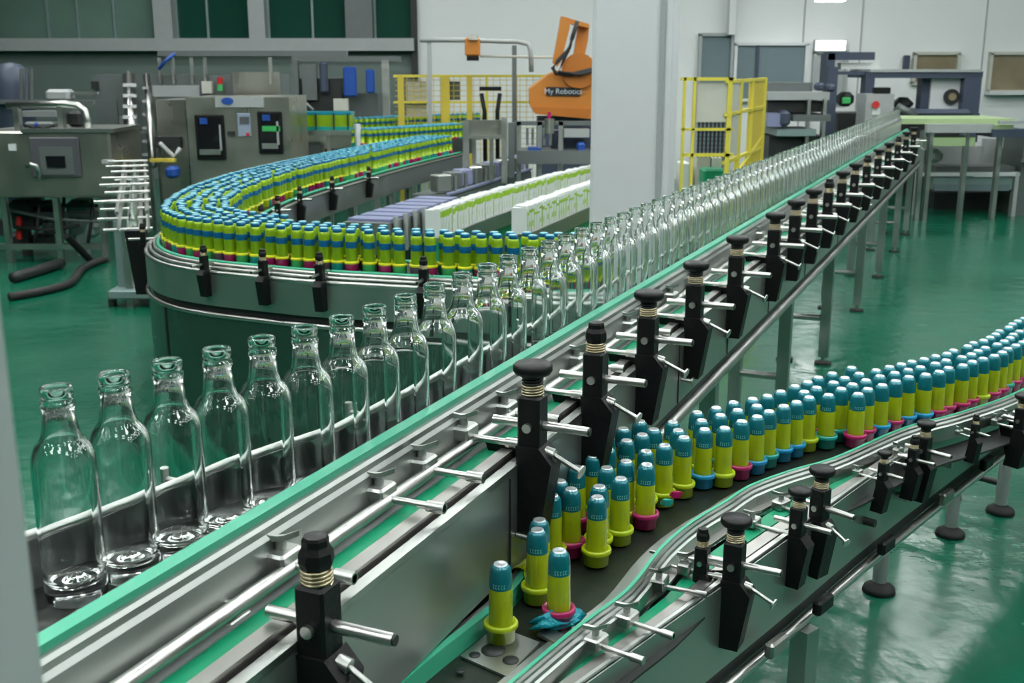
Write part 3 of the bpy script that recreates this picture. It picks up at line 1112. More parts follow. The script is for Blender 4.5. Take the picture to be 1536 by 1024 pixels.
KW = lambda sec, m, nm, s0=0, s1=None, sm=False: sweep(MB(), KP, sec, m, s0, s1, .08, sm).build(nm, kc)
KW(lambda s: rect(.0, lw(s), KZ - .02, KZ), 'chain_dark', 'chain_belt')
KW(ring(-.010, KZ + .006, .010), 'green', 'guide_rail', sm=True)
KW(lambda s: ring(lw(s), KZ + .014, .010), 'green', 'guide_rail', sm=True)
KW(ring(-.030, KZ - .002, .010), 'bright', 'guide_rod', sm=True)
KW(ring(-.052, KZ - .016, .009), 'bright', 'guide_rod', sm=True)
KW(rect(-.045, -.015, KZ - .045, KZ - .035), 'green_deep', 'wear_strip')
KW(ring(-.075, KZ - .035, .012), 'steel', 'edge_rail', sm=True)
KW(rect(-.082, -.078, KZ - .20, KZ - .03), 'panel', 'side_panel')
KW(rect(-.06, .12, KZ - .245, KZ - .2), 'dark', 'return_channel')
KW(ring(-.082, KZ - .245, .012), 'steel', 'lower_rail', sm=True)
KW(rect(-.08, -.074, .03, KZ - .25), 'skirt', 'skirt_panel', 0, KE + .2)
KW(lambda s: rect(lw(s) + .02, lw(s) + .024, KZ - .2, KZ), 'panel', 'side_panel', KB + .9)
KW(lambda s: ring(lw(s) + .03, KZ - .01, .01), 'bright', 'guide_rod', sm=True)
KW(lambda s: rect(.0, lw(s) + .02, KZ - .07, KZ - .06), 'dark', 'drip_tray')
for s in (KB - .75, KB - 1.3, KB + .3):
    p = KP.off(s, -.0825)
    a = KP.tan(s)
    MB().box((*p, .35), (.006, .006, .62), 'dark', rz=math.atan2(a.y, a.x)).build('seam', kc)
for s in (KE + 1.0, KE + 2.6, KE + 4.2, KE + 5.8):
    for o in (.03, .42):
        p = KP.off(s, o)
        lg = MB().cyl((*p, .03), (*p, KZ - .24), .028, 'steel_dull', 10).build('leg', kc)
        MB().cyl((*p, 0), (*p, .03), .05, 'rubber', 12).build('foot', lg)
for (x, y, sc) in ((315, 388, .8), (402, 394, .85), (487, 402, .88), (637, 412, .9), (228, 352, .75), (770, 420, .85)):
    p = at(x, y, KZ + .03)
    s = KP.near(p)
    a = KP.tan(s)
    q = KP.off(s, -.082)
    bracket(kc, q, math.atan2(a.x, -a.y), KZ - .02, sc, 'ball', wing=False, screw=False, clamp=True, reach=.75)
for s in (KB + 1.55, KB + 2.15, KB + 2.8, KB + 3.6, KB + 4.5):      # brackets on the inner side of the return run
    a = KP.tan(s)
    q = KP.off(s, lw(s) + .03)
    bracket(kc, q, math.atan2(-a.x, a.y), KZ - .02, .85, 'ball', wing=False, screw=False, clamp=False)

# ---- cans
CANC = {'magenta': 'magenta', 'green': 'greencup', 'teal': 'tealcup', 'plum grey': 'plum', 'lime': 'lime_cup'}
can_cup = {k: MB().lathe([(0, 0), (.029, 0), (.0325, .004), (.0335, .040), (.0350, .043, 'yellow_ring'), (.0360, .047), (.0350, .053), (.028, .055), (0, .055)], v, 16).mesh('base_cup') for k, v in CANC.items()}
can_body = MB().lathe([(.0275, .052), (.0275, .116), (.0277, .117, 'can_blue'), (.0277, .146), (.0275, .147, 'can_lime'), (.0270, .168), (.0245, .180), (.021, .187), (0, .187)], 'can_lime', 16).mesh('body')
can_cap = MB().lathe([(.0208, .185), (.0222, .187), (.0226, .198), (.0215, .203, 'can_shoulder'), (.0180, .206, 'lid_highlight'), (.0120, .2065), (.0, .206)], 'can_blue', 16).mesh('cap')
cpos = []
for row in range(5):
    s = .02 + (row % 2) * .038
    if row > 1:
        s = KB - (.9 if row == 2 else .2) + (row % 2) * .038
    while s < KP.L - .05:
        jj = .022 if s > KB and row > 0 else .008
        p = KP.off(s + random.uniform(-jj, jj), .042 + row * .078 + random.uniform(-jj, jj) * .8)
        s += .0775 + random.uniform(0, .003) + (.006 if KB - .2 < s < KE and row > 1 else 0)
        if any(abs(p[0] - q[0]) < .07 and abs(p[1] - q[1]) < .07 and math.hypot(p[0] - q[0], p[1] - q[1]) < .064 for q in cpos):
            s -= .055
            continue
        if p[0] > .38:
            continue
        cpos.append((p[0], p[1], row, s))
cpos.sort(key=lambda q: math.hypot(q[0], q[1]))
cc = ['magenta', 'green', 'magenta', 'teal', 'plum grey', 'magenta', 'green', 'magenta', 'magenta', 'teal', 'green', 'magenta', 'plum grey', 'green']
rown5 = ['outer', 'second', 'middle', 'fourth', 'inner']
rest = []
for i, (x, y, row, s) in enumerate(cpos):
    if i >= 300:
        rest.append((x, y, KZ))
        continue
    cup = cc[int(s / .0775) % len(cc)] if row == 0 else random.choice(list(CANC))
    reg = 'front run' if s < KB else ('bend' if s < KE + .15 else 'return run')
    if row == 0 and s < KE:
        lab = 'blue banded lime can with %s base cup, outer row of the %s' % (cup, reg)
    else:
        lab = 'blue banded lime can in the %s row of the %s, base cup hidden' % (rown5[row], reg)
    t = thing('lime_can', lab, 'can', (x, y, KZ), 'blue banded lime cans on the curved conveyor')
    part('base_cup', can_cup[cup], t)
    part('body', can_body, t)
    part('cap', can_cap, t)

# ---- far lanes of cans
lanes = [([(-1.86, 12.75), (-1.3, 13.4), (-.78, 14.1)], 4, KZ + .06), ([(-3.0, 14.0), (-2.5, 14.4), (-1.9, 14.9), (-1.3, 15.6), (-.55, 16.2)], 4, KZ + .10)]
for i, (pts, n, z) in enumerate(lanes):
    LPa = spline(pts, .08)
    b0 = LPa.pt(LPa.L / 2)
    t = thing('accumulation_conveyor', ['blurred short conveyor behind the return run, left of the steel gate', 'farthest blurred conveyor with a curving line of lime cans'][i], 'conveyor', (b0.x, b0.y, 0))
    sweep(MB(), LPa, rect(-.03, n * .078 + .05, z - .03, z - .002), 'chain_dark').build('chain_belt', t)
    sweep(MB(), LPa, rect(n * .078 + .05, n * .078 + .06, z - .16, z + .03), 'steel').build('side_panel', t)
    for q in (.15, .5, .85):
        p = LPa.off(LPa.L * q, n * .039)
        MB().box((*p, (z - .03) / 2), (.06, .06, z - .03), 'steel_dull').build('leg', t)
    if i == 0:
        p = dep(536, 190, 12.7)
        MB().box((p[0], 12.72, KZ + .14), (.05, .14, .34), 'white_paint', rz=.3).build('end_plate', t)
    for r_ in range(n):
        s = .05 + (r_ % 2) * .04
        while s < LPa.L:
            p = LPa.off(s, .02 + r_ * .078)
            rest.append((p[0], p[1], z))
            s += .08
mb = MB()
for (x, y, z) in rest:
    cup = random.choice(['magenta', 'greencup', 'tealcup', 'magenta'])
    mb.lathe([(.031, 0), (.033, .034), (.034, .044, 'yellow_ring'), (.0275, .050, 'can_lime'), (.0275, .116), (.0277, .117, 'can_blue'), (.0277, .146, 'can_lime'), (.0265, .170), (.0215, .187, 'can_blue'),
              (.0220, .200, 'can_shoulder'), (.016, .206, 'lid_highlight'), (0, .206)], cup, 8, c=(x, y, z))
o = mb.build('lime_cans')
o['kind'] = 'stuff'
o['label'] = 'distant mass of tiny lime cans on the far return run and lanes behind'
o['category'] = 'cans'

# ------------------------------------------------------------------ cartons
CT = .062
CH = .20


def carton_mesh(h, lean, prints):
    m = MB()
    m.loft([[(-CT / 2 + .002, -.06, 0), (CT / 2 - .002, -.06, 0), (CT / 2 - .002, .06, 0), (-CT / 2 + .002, .06, 0)],
            [(-CT / 2 + .002 + lean, -.06, h), (CT / 2 - .004 + lean, -.06, h), (CT / 2 - .004 + lean, .06, h), (-CT / 2 + .002 + lean, .06, h)]], 'carton')
    for (x, z, w_, hh, mt) in prints:
        m.box((x + lean * z / h, -.0605, z), (w_, .003, hh), mt)
    return m.mesh('carton')


cart_a = [carton_mesh(CH, .0, [(0, .168, CT - .006, .046, 'carton_green'), (.01, .07, .012, .06, 'carton_pale')]),
          carton_mesh(CH - .008, .004, [(0, .160, CT - .006, .044, 'carton_green'), (-.01, .095, .03, .012, 'carton_pale')]),
          carton_mesh(CH + .005, -.003, [(0, .175, CT - .006, .040, 'carton_green'), (.02, .08, .008, .12, 'carton_green')])]
cart_b = [carton_mesh(CH - .005, .0, [(0, .150, CT - .006, .020, 'carton_green'), (-.018, .09, .010, .16, 'carton_green'), (.01, .06, .018, .05, 'carton_pale')]),
          carton_mesh(CH, .004, [(0, .135, CT - .006, .016, 'carton_green'), (.012, .08, .006, .13, 'carton_pale')]),
          carton_mesh(CH + .006, -.004, [(.0, .165, CT - .006, .018, 'carton_green'), (-.01, .07, .022, .04, 'carton_green'), (.022, .1, .006, .17, 'carton_green')])]
fl = MB().box((0, -.03, CH + .006), (CT - .014, .045, .006), 'carton').mesh('top_flap')
CZc = .65
rowsC = [('back row', [at(664, 357, CZc), at(755, 321, CZc), at(887, 279, CZc), at(935, 265, CZc)], cart_a, True), ('front row', [at(793, 352, CZc), at(840, 331, CZc), at(887, 311, CZc), at(1000, 268, CZc)], cart_b, False)]
for nm, pts, me, isA in rowsC:
    CP = spline(pts, .05)
    b0 = CP.pt(CP.L / 2)
    t = thing('carton_conveyor', 'low steel conveyor under the %s of white and green cartons' % nm, 'conveyor', (b0.x, b0.y, 0))
    sweep(MB(), CP, rect(-.16, .01, CZc - .03, CZc - .001), 'steel').build('bed', t)
    sweep(MB(), CP, rect(.012, .022, CZc - .10, CZc + .015), 'steel').build('side_rail', t)
    sweep(MB(), CP, rect(-.13, -.02, CZc - .2, CZc - .03), 'green_deep').build('wear_strip', t)
    for q in (.04, .35, .65, .95):
        for o_ in (-.13, -.03):
            p = CP.off(CP.L * q, o_)
            MB().box((*p, (CZc - .2) / 2), (.05, .05, CZc - .2), 'steel_dull').build('leg', t)
    s = .03
    k = 0
    while s < CP.L - .03:
        p = CP.off(s, -.075)
        tn = CP.tan(s)
        o = bpy.data.objects.new('carton', random.choice(me))
        o.location = (p[0], p[1], CZc)
        o.rotation_euler = (0, 0, math.atan2(tn.y, tn.x) + random.uniform(-.03, .03))
        COL.objects.link(o)
        part('top_flap', fl, o)
        if k == 0:
            lab = 'endmost white carton with lime stripe at the near left end of the %s' % nm
        else:
            lab = 'thin white and lime carton packed upright in the %s of cartons' % nm
        tag(o, lab, 'carton', 'white and lime cartons in the %s' % nm)
        s += CT + (.012 if random.random() < .12 else .002)
        k += 1

# ------------------------------------------------------------------ helpers for the far machinery


def bx(m, x0, y0, x1, y1, Y, th, mt, bev=0.0):
    """box whose front face at distance Y fills the given pixel rectangle"""
    X0, Z1 = dep(x0, y0, Y)
    X1, Z0 = dep(x1, y1, Y)
    Z0 = max(Z0, 0.0)
    return m.box(((X0 + X1) / 2, Y + th / 2, (Z0 + Z1) / 2), (abs(X1 - X0), th, abs(Z1 - Z0)), mt, bev=bev)


def BX(name, par, x0, y0, x1, y1, Y, th, mt, bev=0.0):
    return bx(MB(), x0, y0, x1, y1, Y, th, mt, bev).build(name, par)


def to_floor(name, par, x0, x1, y0, Y, th, mt):     # an upright from pixel row y0 down to the floor
    X0, Z1 = dep(x0, y0, Y)
    X1, _ = dep(x1, y0, Y)
    return MB().box(((X0 + X1) / 2, Y + th / 2, Z1 / 2), (X1 - X0, th, Z1), mt).build(name, par)


def pt3(x, y, Y):
    X, Z = dep(x, y, Y)
    return (X, Y, Z)


def base3(x, y, Y):
    X, _ = dep(x, y, Y)
    return (X, Y, 0)


# ---- left inspection machine with the dark control panel
Y = 10.6
t = thing('inspection_machine', 'stainless machine at far left with dark square control panel on its front', 'machine', base3(90, 250, Y))
BX('housing', t, -40, 197, 172, 296, Y, .9, 'cabinet', .02)
cp = BX('control_panel', t, 42, 206, 122, 266, Y - .03, .03, 'panel_grey', .008)
BX('bezel', cp, 58, 220, 112, 262, Y - .04, .012, 'machine_grey')
BX('screen', cp, 68, 234, 98, 251, Y - .055, .016, 'screen')
BX('warning_label', t, 12, 216, 24, 226, Y - .015, .015, 'white_paint')
for (x, y0) in ((82, 296), (150, 294), (4, 296)):
    lg = to_floor('leg', t, x - 4, x + 4, y0, Y + .05, .06, 'steel')
BX('lower_beam', t, -10, 366, 156, 374, Y + .04, .06, 'steel')
BX('top_plate', t, 30, 193, 170, 199, Y - .02, .8, 'bright')
for x in (24, 90):
    BX('frame_post', t, x - 6, 160, x + 6, 198, Y + .1, .08, 'steel')
m = MB()
pts = [pt3(10, 158, Y + .14), pt3(100, 156, Y + .14), pt3(116, 158, Y + .14), pt3(127, 166, Y + .14), pt3(131, 180, Y + .14), pt3(132, 197, Y + .14)]
m.tube(pts, .035, 'steel', 10).build('bent_top_tube', t)
BX('tank', t, 97, 166, 122, 190, Y + .25, .2, 'dark', .03)
BX('rail', t, 33, 166, 84, 175, Y + .3, .05, 'machine_pale')
BX('pump', t, 34, 183, 80, 197, Y + .2, .2, 'machine_grey', .02)
MB().tube([pt3(36, 188, Y + .05), pt3(50, 192, Y + .05), pt3(56, 190, Y + .05), pt3(66, 193, Y + .05), pt3(82, 188, Y + .05)], .012, 'black', 6).build('cable', t)
BX('valve', t, 50, 184, 56, 191, Y + .04, .04, 'blue', .01)
m = MB().tube([pt3(40, 250, Y - .12), pt3(46, 246, Y - .16), pt3(54, 248, Y - .16), pt3(58, 258, Y - .12), pt3(60, 272, Y - .1)], .02, 'steel', 8)
m.build('handle', t)
BX('side_bracket', t, 152, 240, 170, 246, Y - .1, .08, 'machine_pale')
# machinery under it
Y2 = 11.0
t = thing('drive_unit', 'dark drive motors and pipes under the stainless machine at far left', 'machine', base3(70, 330, Y2))
BX('motor', t, 12, 300, 50, 345, Y2, .3, 'dark', .03)
BX('motor', t, 95, 300, 140, 360, Y2 + .1, .3, 'pedestal', .05)
BX('cross_beam', t, 5, 318, 150, 326, Y2 + .05, .06, 'machine_grey')
BX('cross_beam', t, 5, 306, 150, 311, Y2 + .02, .06, 'dark')
MB().cyl(pt3(29, 325, Y2 - .05), pt3(29, 358, Y2 - .05), .03, 'red', 10).build('cylinder', t)
MB().tube([pt3(96, 296, Y2 - .1), pt3(94, 325, Y2 - .1), pt3(98, 350, Y2 - .1), pt3(110, 362, Y2 - .1)], .018, 'rubber', 8).build('hose', t)
to_floor('stand', t, 112, 126, 330, Y2 + .05, .1, 'pedestal')
for (x0, y0, x1, y1, mt) in ((56, 302, 78, 326, 'dark'), (60, 330, 92, 352, 'machine_grey'), (128, 312, 146, 345, 'machine_pale'), (8, 350, 40, 372, 'dark'), (44, 352, 74, 374, 'dark')):
    BX('gearbox', t, x0, y0, x1, y1, Y2 + .12, .2, mt, .03)
for (xa, ya, xb, yb, mt) in ((10, 314, 150, 332, 'machine_grey'), (20, 340, 120, 338, 'dark'), (140, 300, 132, 366, 'rubber'), (60, 300, 52, 366, 'rubber')):
    MB().tube([pt3(xa, ya, Y2 - .12), pt3((xa + xb) / 2, (ya + yb) / 2 + 6, Y2 - .12), pt3(xb, yb, Y2 - .12)], .018, mt, 6).build('pipe', t)
to_floor('stand', t, 30, 40, 345, Y2 + .05, .1, 'dark')
# behind: tall grey unit and dark tank
Y3 = 13.0
t = thing('grey_cabinet', 'plain tall grey cabinet standing behind the bottle chute at left', 'cabinet', base3(165, 200, Y3))
to_floor('body', t, 140, 188, 112, Y3, .6, 'machine_grey')
BX('door', t, 146, 150, 184, 260, Y3 - .02, .02, 'machine_grey')
BX('dark_vent', t, 136, 122, 147, 134, Y3 - .04, .04, 'dark')
Y3 = 12.2
t = thing('dark_tank', 'rounded dark blue grey tank cut by the left edge above the stainless machine', 'tank', base3(4, 120, Y3))
X, Z = dep(2, 150, Y3)
X2, Z2 = dep(26, 96, Y3)
MB().lathe([(0, Z2 + .02), (.1, Z2), ((X2 - X) * .9, Z2 - .08), (X2 - X, Z2 - .2), (X2 - X, .3), (0, .3)][::-1], 'navy', 20, c=(X, Y3 + .3, 0)).build('vessel', t)
to_floor('stand', t, -6, 8, 330, Y3 + .25, .1, 'dark')
for k, x in enumerate((32, 40, 47)):
    MB().cyl(pt3(x, 160, Y3), pt3(x, 103, Y3), .02, 'machine_grey', 8).build('pipe', t)
BX('motor', t, 66, 134, 104, 152, Y3, .2, 'machine_pale', .03)
BX('beam', t, -10, 150, 140, 156, Y3 - .02, .1, 'machine_grey')
BX('pipe_end', t, 100, 138, 146, 142, Y3 + .05, .05, 'steel')
# drag chain and hose on the floor
m = MB()
P_ = [at(20, 418, .04), at(60, 406, .04), at(92, 396, .04)]
m.tube([(*p, .05) for p in spline(P_, .1).p], .05, 'dark', 8)
tag(m.build('drag_chain'), 'ribbed dark cable drag chain lying on the green floor at left', 'cable')
m = MB()
P_ = [at(14, 446, .03), at(60, 438, .03), at(105, 425, .03), at(125, 402, .03), at(160, 388, .03)]
m.tube([(*p, .035) for p in spline(P_, .1).p], .035, 'rubber', 8)
tag(m.build('floor_hose'), 'thick dark hose curving over the green floor below the drag chain', 'hose')
m = MB()
m.cyl((*at(138, 394, .03), .04), pt3(100, 354, 10.2), .035, 'black', 8)
tag(m.build('strut'), 'black slanted strut rising from the floor hose toward the stainless machine', 'strut')

# ---- grey green pedestal and the incoming bottle line
p = at(196, 462, 0)
t = thing('pedestal', 'grey green steel pedestal with a wide base block left of the curved conveyor', 'stand', (p[0], p[1] + .1, 0))
Yp = p[1]
BX('base_block', t, 161, 436, 232, 449, Yp, .5, 'pedestal', .01)
for x in (166, 226):
    to_floor('foot', t, x - 4, x + 4, 449, Yp + .05, .08, 'dark')
BX('post', t, 168, 330, 189, 437, Yp + .15, .14, 'pedestal', .01)
m = MB()
q0, q1 = pt3(178, 338, Yp + .2), pt3(186, 322, Yp + .2)
m.tube([q0, q1], .05, 'pedestal', 8).build('strut', t)
# conveyor with rods
c0, c1 = Vector(at(202, 372, .82)), Vector(at(204, 264, .90))
IP = Path([Vector(c0), Vector(c0).lerp(Vector(c1), .5), Vector(c1)], .1)
t = thing('bottle_chute', 'narrow bright incoming bottle line with steel cross rods, left of the lime cans', 'conveyor', (c0.x, c0.y, 0))
zc = .86
sweep(MB(), IP, rect(-.05, .05, zc - .03, zc), 'bright').build('chain_belt', t)
for o in (-.085, .085):
    sweep(MB(), IP, ring(o, zc + .06, .012), 'bright').build('guide_rod', t)
    sweep(MB(), IP, ring(o, zc + .17, .012), 'bright').build('guide_rod', t)
for k in range(14):
    s = .1 + IP.L * .96 * k / 14
    z = zc + (.20 if k % 2 else .06)
    a, b_ = IP.off(s, -.17 - (.05 if k % 3 else 0)), IP.off(s, .11)
    m = MB().cyl((*a, z), (*b_, z), .010, 'bright', 8)
    m.build('cross_rod', t)
for k in range(2):
    s = IP.L * (.62 + .30 * k)
    pp = IP.off(s, -.1)
    MB().box((*pp, zc / 2), (.05, .05, zc), 'steel_dull').build('leg', t)
pp = IP.off(.05, .0)
MB().prism([(-.06, .12), (.06, .12), (.045, -.26), (-.02, -.26)], (pp[0] + .04, pp[1] - .1, zc - .05), (1, 0, 0), (0, 0, 1), (0, .05, 0), 'black').build('end_bracket', t)
# bottles on it
s = .12
k = 0
while s < IP.L - .1:
    p = IP.pt(s)
    o = bpy.data.objects.new('glass_bottle', g_far)
    o.location = (p.x, p.y, zc)
    o.scale = (.5, .5, .5)
    COL.objects.link(o)
    tag(o, 'tiny clear glass bottle in the incoming line between the steel cross rods at left', 'bottle', 'glass bottles in the incoming line at left')
    s += .052
    k += 1
# rising twin rails behind
t = thing('bottle_elevator', 'bright steep twin rail bottle elevator rising behind the incoming bottle line', 'elevator', base3(205, 200, 12.0))
for (x0, x1_, xa) in ((185, 200, 192), (212, 220, 222)):
    m = MB()
    a0, a1 = pt3(x0 + 8, 112, 13.0), pt3(xa + 8, 250, 12.1)
    m.tube([a0, a1], .07 if x0 < 200 else .04, 'bright', 4).build('rail', t)
for k in range(9):
    y = 125 + k * 16
    BX('cleat', t, 184, y, 204, y + 5, 12.8 - k * .1, .03, 'white_paint')
for k in range(6):
    y = 130 + k * 20
    BX('cleat', t, 213, y, 222, y + 4, 12.8 - k * .1, .03, 'machine_pale')
to_floor('leg', t, 178, 184, 175, 12.5, .06, 'steel_dull')
to_floor('leg', t, 218, 223, 190, 12.75, .06, 'steel_dull')
BX('cross_bar', t, 178, 196, 226, 200, 12.45, .05, 'machine_grey')

# ---- filling cabinet with logo
Y = 11.6
t = thing('filling_cabinet', 'stainless filling cabinet with two dark windows and blue oval logo on top', 'machine', base3(340, 200, Y))
to_floor('housing', t, 278, 433, 146, Y, 1.0, 'cabinet')
to_floor('side_panel', t, 233, 277, 150, Y + .25, .8, 'cabinet')
BX('dark_hatch', t, 232, 205, 272, 222, Y + .2, .05, 'dark')
for k, (x0, y0, x1, y1) in enumerate(((291, 172, 339, 240), (385, 167, 425, 231))):
    wf = BX('inspection_window', t, x0, y0, x1, y1, Y - .03, .03, 'black', .01)
    BX('interior', wf, x0 + 4, y0 + 4, x1 - 4, y1 - 4, Y - .035, .01, 'screen')
    BX('white_rod', wf, x1 - 11, y0 + 15, x1 - 6, y1 - 14, Y - .045, .012, 'machine_pale')
    BX('blue_fitting', wf, x0 + 8, y0 + 5, x0 + 20, y0 + 14, Y - .045, .012, 'blue')
    if k:
        BX('green_strip', wf, x0 + 8, y0 + 22, x1 - 5, y0 + 30, Y - .045, .012, 'greencup')
    BX('steel_tray', wf, x0 + 8, y1 - 16, x1 - 8, y1 - 8, Y - .045, .012, 'steel')
kp = BX('keypad', t, 355, 170, 377, 205, Y - .02, .02, 'keypad', .005)
BX('buttons', kp, 359, 175, 374, 186, Y - .026, .008, 'panel_grey')
BX('indicator_lamp', kp, 369, 199, 374, 204, Y - .03, .012, 'red')
BX('latch', t, 341, 197, 351, 203, Y - .05, .05, 'dark')
hd = BX('header_plate', t, 322, 145, 396, 161, Y - .02, .02, 'machine_pale')
X, Z = dep(342, 151.5, Y)
m = MB()
el = [(.062 * math.cos(2 * PI * k / 24), .036 * math.sin(2 * PI * k / 24)) for k in range(24)]
m.prism(el, (X, Y - .028, Z), (1, 0, 0), (0, 0, 1), (0, .01, 0), 'blue').build('oval_logo', hd)
BX('motor', t, 246, 250, 264, 268, Y - .3, .2, 'blue', .03)
MB().tube([pt3(240, 215, Y), pt3(262, 236, Y - .1), pt3(270, 222, Y - .1)], .025, 'machine_pale', 8).build('pipe', t)
BX('valve', t, 224, 238, 262, 243, Y - .2, .06, 'yellow_mesh')
# machinery above it
Y = 12.9
t = thing('upper_gantry', 'long grey machine gantry with small stack light above the filling cabinet', 'machine', base3(330, 120, Y))
BX('beam', t, 225, 112, 422, 146, Y, .5, 'machine_grey')
BX('plate', t, 228, 128, 300, 145, Y - .05, .05, 'machine_pale')
BX('plate', t, 348, 108, 420, 143, Y - .05, .05, 'cabinet')
for x in (236, 256, 284, 304, 402):
    BX('post', t, x, 86, x + 6, 126, Y - .08, .06, 'steel')
BX('top_rail', t, 236, 76, 520, 84, Y + .2, .1, 'machine_grey')
BX('junction_box', t, 302, 122, 318, 140, Y - .1, .08, 'fence_sheet')
MB().tube([pt3(238, 104, Y - .1), pt3(248, 92, Y - .1), pt3(262, 80, Y - .1)], .02, 'blue', 6).build('hose', t)
sl = MB().cyl(pt3(330, 136, Y - .1), pt3(330, 126, Y - .1), .03, 'greencup', 10).build('stack_light', t)
MB().cyl(pt3(330, 126, Y - .1), pt3(330, 116, Y - .1), .03, 'red', 10).build('red_lens', sl)
to_floor('leg', t, 228, 236, 140, Y + .3, .08, 'steel_dull')
to_floor('leg', t, 414, 422, 140, Y + .3, .08, 'steel_dull')
# labelling machine
Y = 13.6
Y = 16.8
t = thing('labelling_machine', 'dark grey labelling machine with blue guards behind the far lime cans', 'machine', base3(480, 130, Y))
to_floor('frame', t, 437, 446, 90, Y, .1, 'machine_grey')
to_floor('body', t, 446, 512, 118, Y + .1, .6, 'dark')
BX('guard', t, 452, 96, 476, 150, Y, .08, 'machine_grey')
BX('roller', t, 478, 92, 492, 140, Y - .05, .1, 'navy', .03)
BX('blue_guard', t, 514, 100, 535, 145, Y, .1, 'blue', .02)
BX('blue_guard', t, 548, 104, 562, 140, Y, .1, 'blue', .02)
BX('top_beam', t, 437, 84, 600, 92, Y + .1, .15, 'machine_grey')
to_floor('frame', t, 572, 582, 90, Y, .12, 'steel')
to_floor('cabinet', t, 515, 566, 140, Y + .3, .5, 'machine_grey')
BX('white_box', t, 500, 148, 522, 166, Y - .1, .1, 'fence_sheet')
MB().tube([pt3(440, 152, Y - .2), pt3(452, 148, Y - .2), pt3(470, 165, Y - .2)], .02, 'machine_pale', 6).build('pipe', t)
# tray conveyor left of it with green can packs (behind the cabinet's right edge)
Y = 12.75
t = thing('feed_table', 'steel feed table with parts under the far lane, right of the filling cabinet', 'table', base3(490, 220, Y))
BX('table_top', t, 435, 196, 527, 203, Y, .5, 'bright')
for x in (444, 490, 526):
    to_floor('leg', t, x, x + 5, 203, Y + .05, .05, 'steel_dull')
BX('gearbox', t, 452, 214, 484, 240, Y + .1, .2, 'machine_grey', .03)
BX('cover', t, 488, 230, 528, 236, Y - .1, .3, 'machine_pale')
BX('valve', t, 436, 200, 448, 214, Y - .06, .06, 'greencup', .02)
m = MB()
bx(m, 437, 172, 527, 194, Y + .12, .28, 'can_lime')
bx(m, 437, 190, 527, 196, Y + .1, .3, 'tealcup')
bx(m, 437, 168, 527, 172.5, Y + .12, .28, 'can_shoulder')
o = tag(m.build('can_pack'), 'blurred lime and teal shrink wrapped can pack on the feed table', 'pack')
for x in (455, 472, 499, 520):
    BX('pack_strap', o, x, 170, x + 3, 195, Y + .09, .03, 'dark')

# ---- steel gate and low packing line in the middle
Y = 11.2
t = thing('steel_gate', 'steel portal gate at the end of the lime can run, left of the robot', 'gate', base3(725, 220, Y))


def upright(name, par, x0, x1, y0, zb, Y, th, mt):
    X0, Z1 = dep(x0, y0, Y)
    X1, _ = dep(x1, y0, Y)
    return MB().box(((X0 + X1) / 2, Y + th / 2, (Z1 + zb) / 2), (X1 - X0, th, Z1 - zb), mt).build(name, par)


upright('post', t, 694, 703, 182, .725, Y, .1, 'steel')
upright('post', t, 752, 761, 176, .725, Y - .1, .1, 'steel')
upright('post', t, 762, 772, 184, .725, Y + .5, .1, 'machine_grey')
BX('header', t, 698, 180, 756, 203, Y + .02, .06, 'cabinet')
BX('lamp_strip', t, 702, 203, 752, 208, Y - .02, .06, 'bright')
for x in (708, 734):
    upright('inner_post', t, x, x + 6, 208, .725, Y + .2, .06, 'steel')
CPa = Path([Vector(at(672, 290, .72)), Vector(at(796, 252, .72))], .1)
b0 = CPa.pt(CPa.L / 2)
t = thing('packing_line', 'low blue grey packing line running between lime cans and carton rows', 'machine', (b0.x, b0.y, 0))
sweep(MB(), CPa, rect(-.36, .0, .42, .70), 'machine_grey').build('bed', t)
sweep(MB(), CPa, rect(.0, .01, .45, .68), 'panel').build('side_panel', t)
sweep(MB(), CPa, rect(-.02, .02, .70, .72), 'violet').build('top_rail', t)
for k in range(9):
    p = CPa.off(CPa.L * (.05 + .11 * k), -.12)
    MB().box((*p, .80), (.16, .14, .16), ('steel', 'machine_grey', 'violet')[k % 3], rz=.6, bev=.01).build('pusher_block', t)
    p = CPa.off(CPa.L * (.09 + .11 * k), -.02)
    MB().cyl((*p, .70), (*p, .86), .018, 'bright', 8).build('pin', t)
for q in (.05, .35, .65, .95):
    p = CPa.off(CPa.L * q, -.15)
    MB().box((*p, .21), (.1, .1, .42), 'dark').build('leg', t)
# tray magazine
p = at(642, 322, .70)
p = (p[0] + .02, p[1])
t = thing('tray_magazine', 'steel tray magazine with violet grey plates inside the curve of lime cans', 'machine', (p[0], p[1], 0))
a_ = math.radians(74)
M_ = Matrix.Translation((p[0], p[1], 0)) @ Matrix.Rotation(a_, 4, 'Z')
MB().box((0, .2, .62), (1.7, .36, .24), 'steel', M=M_).build('housing', t)
MB().box((0, .2, .25), (1.4, .3, .5), 'dark', M=M_).build('base', t)
for k in range(7):
    MB().box((-.7 + .23 * k, .2, .75), (.17, .34, .02), 'violet', M=M_ @ Matrix.Translation((0, 0, 0))).build('plate', t)
for k in range(4):
    MB().cyl(tuple(M_ @ Vector((-.75 + .2 * k, .0, .5))), tuple(M_ @ Vector((-.75 + .2 * k, .0, .78))), .02, 'machine_pale', 8).build('post', t)
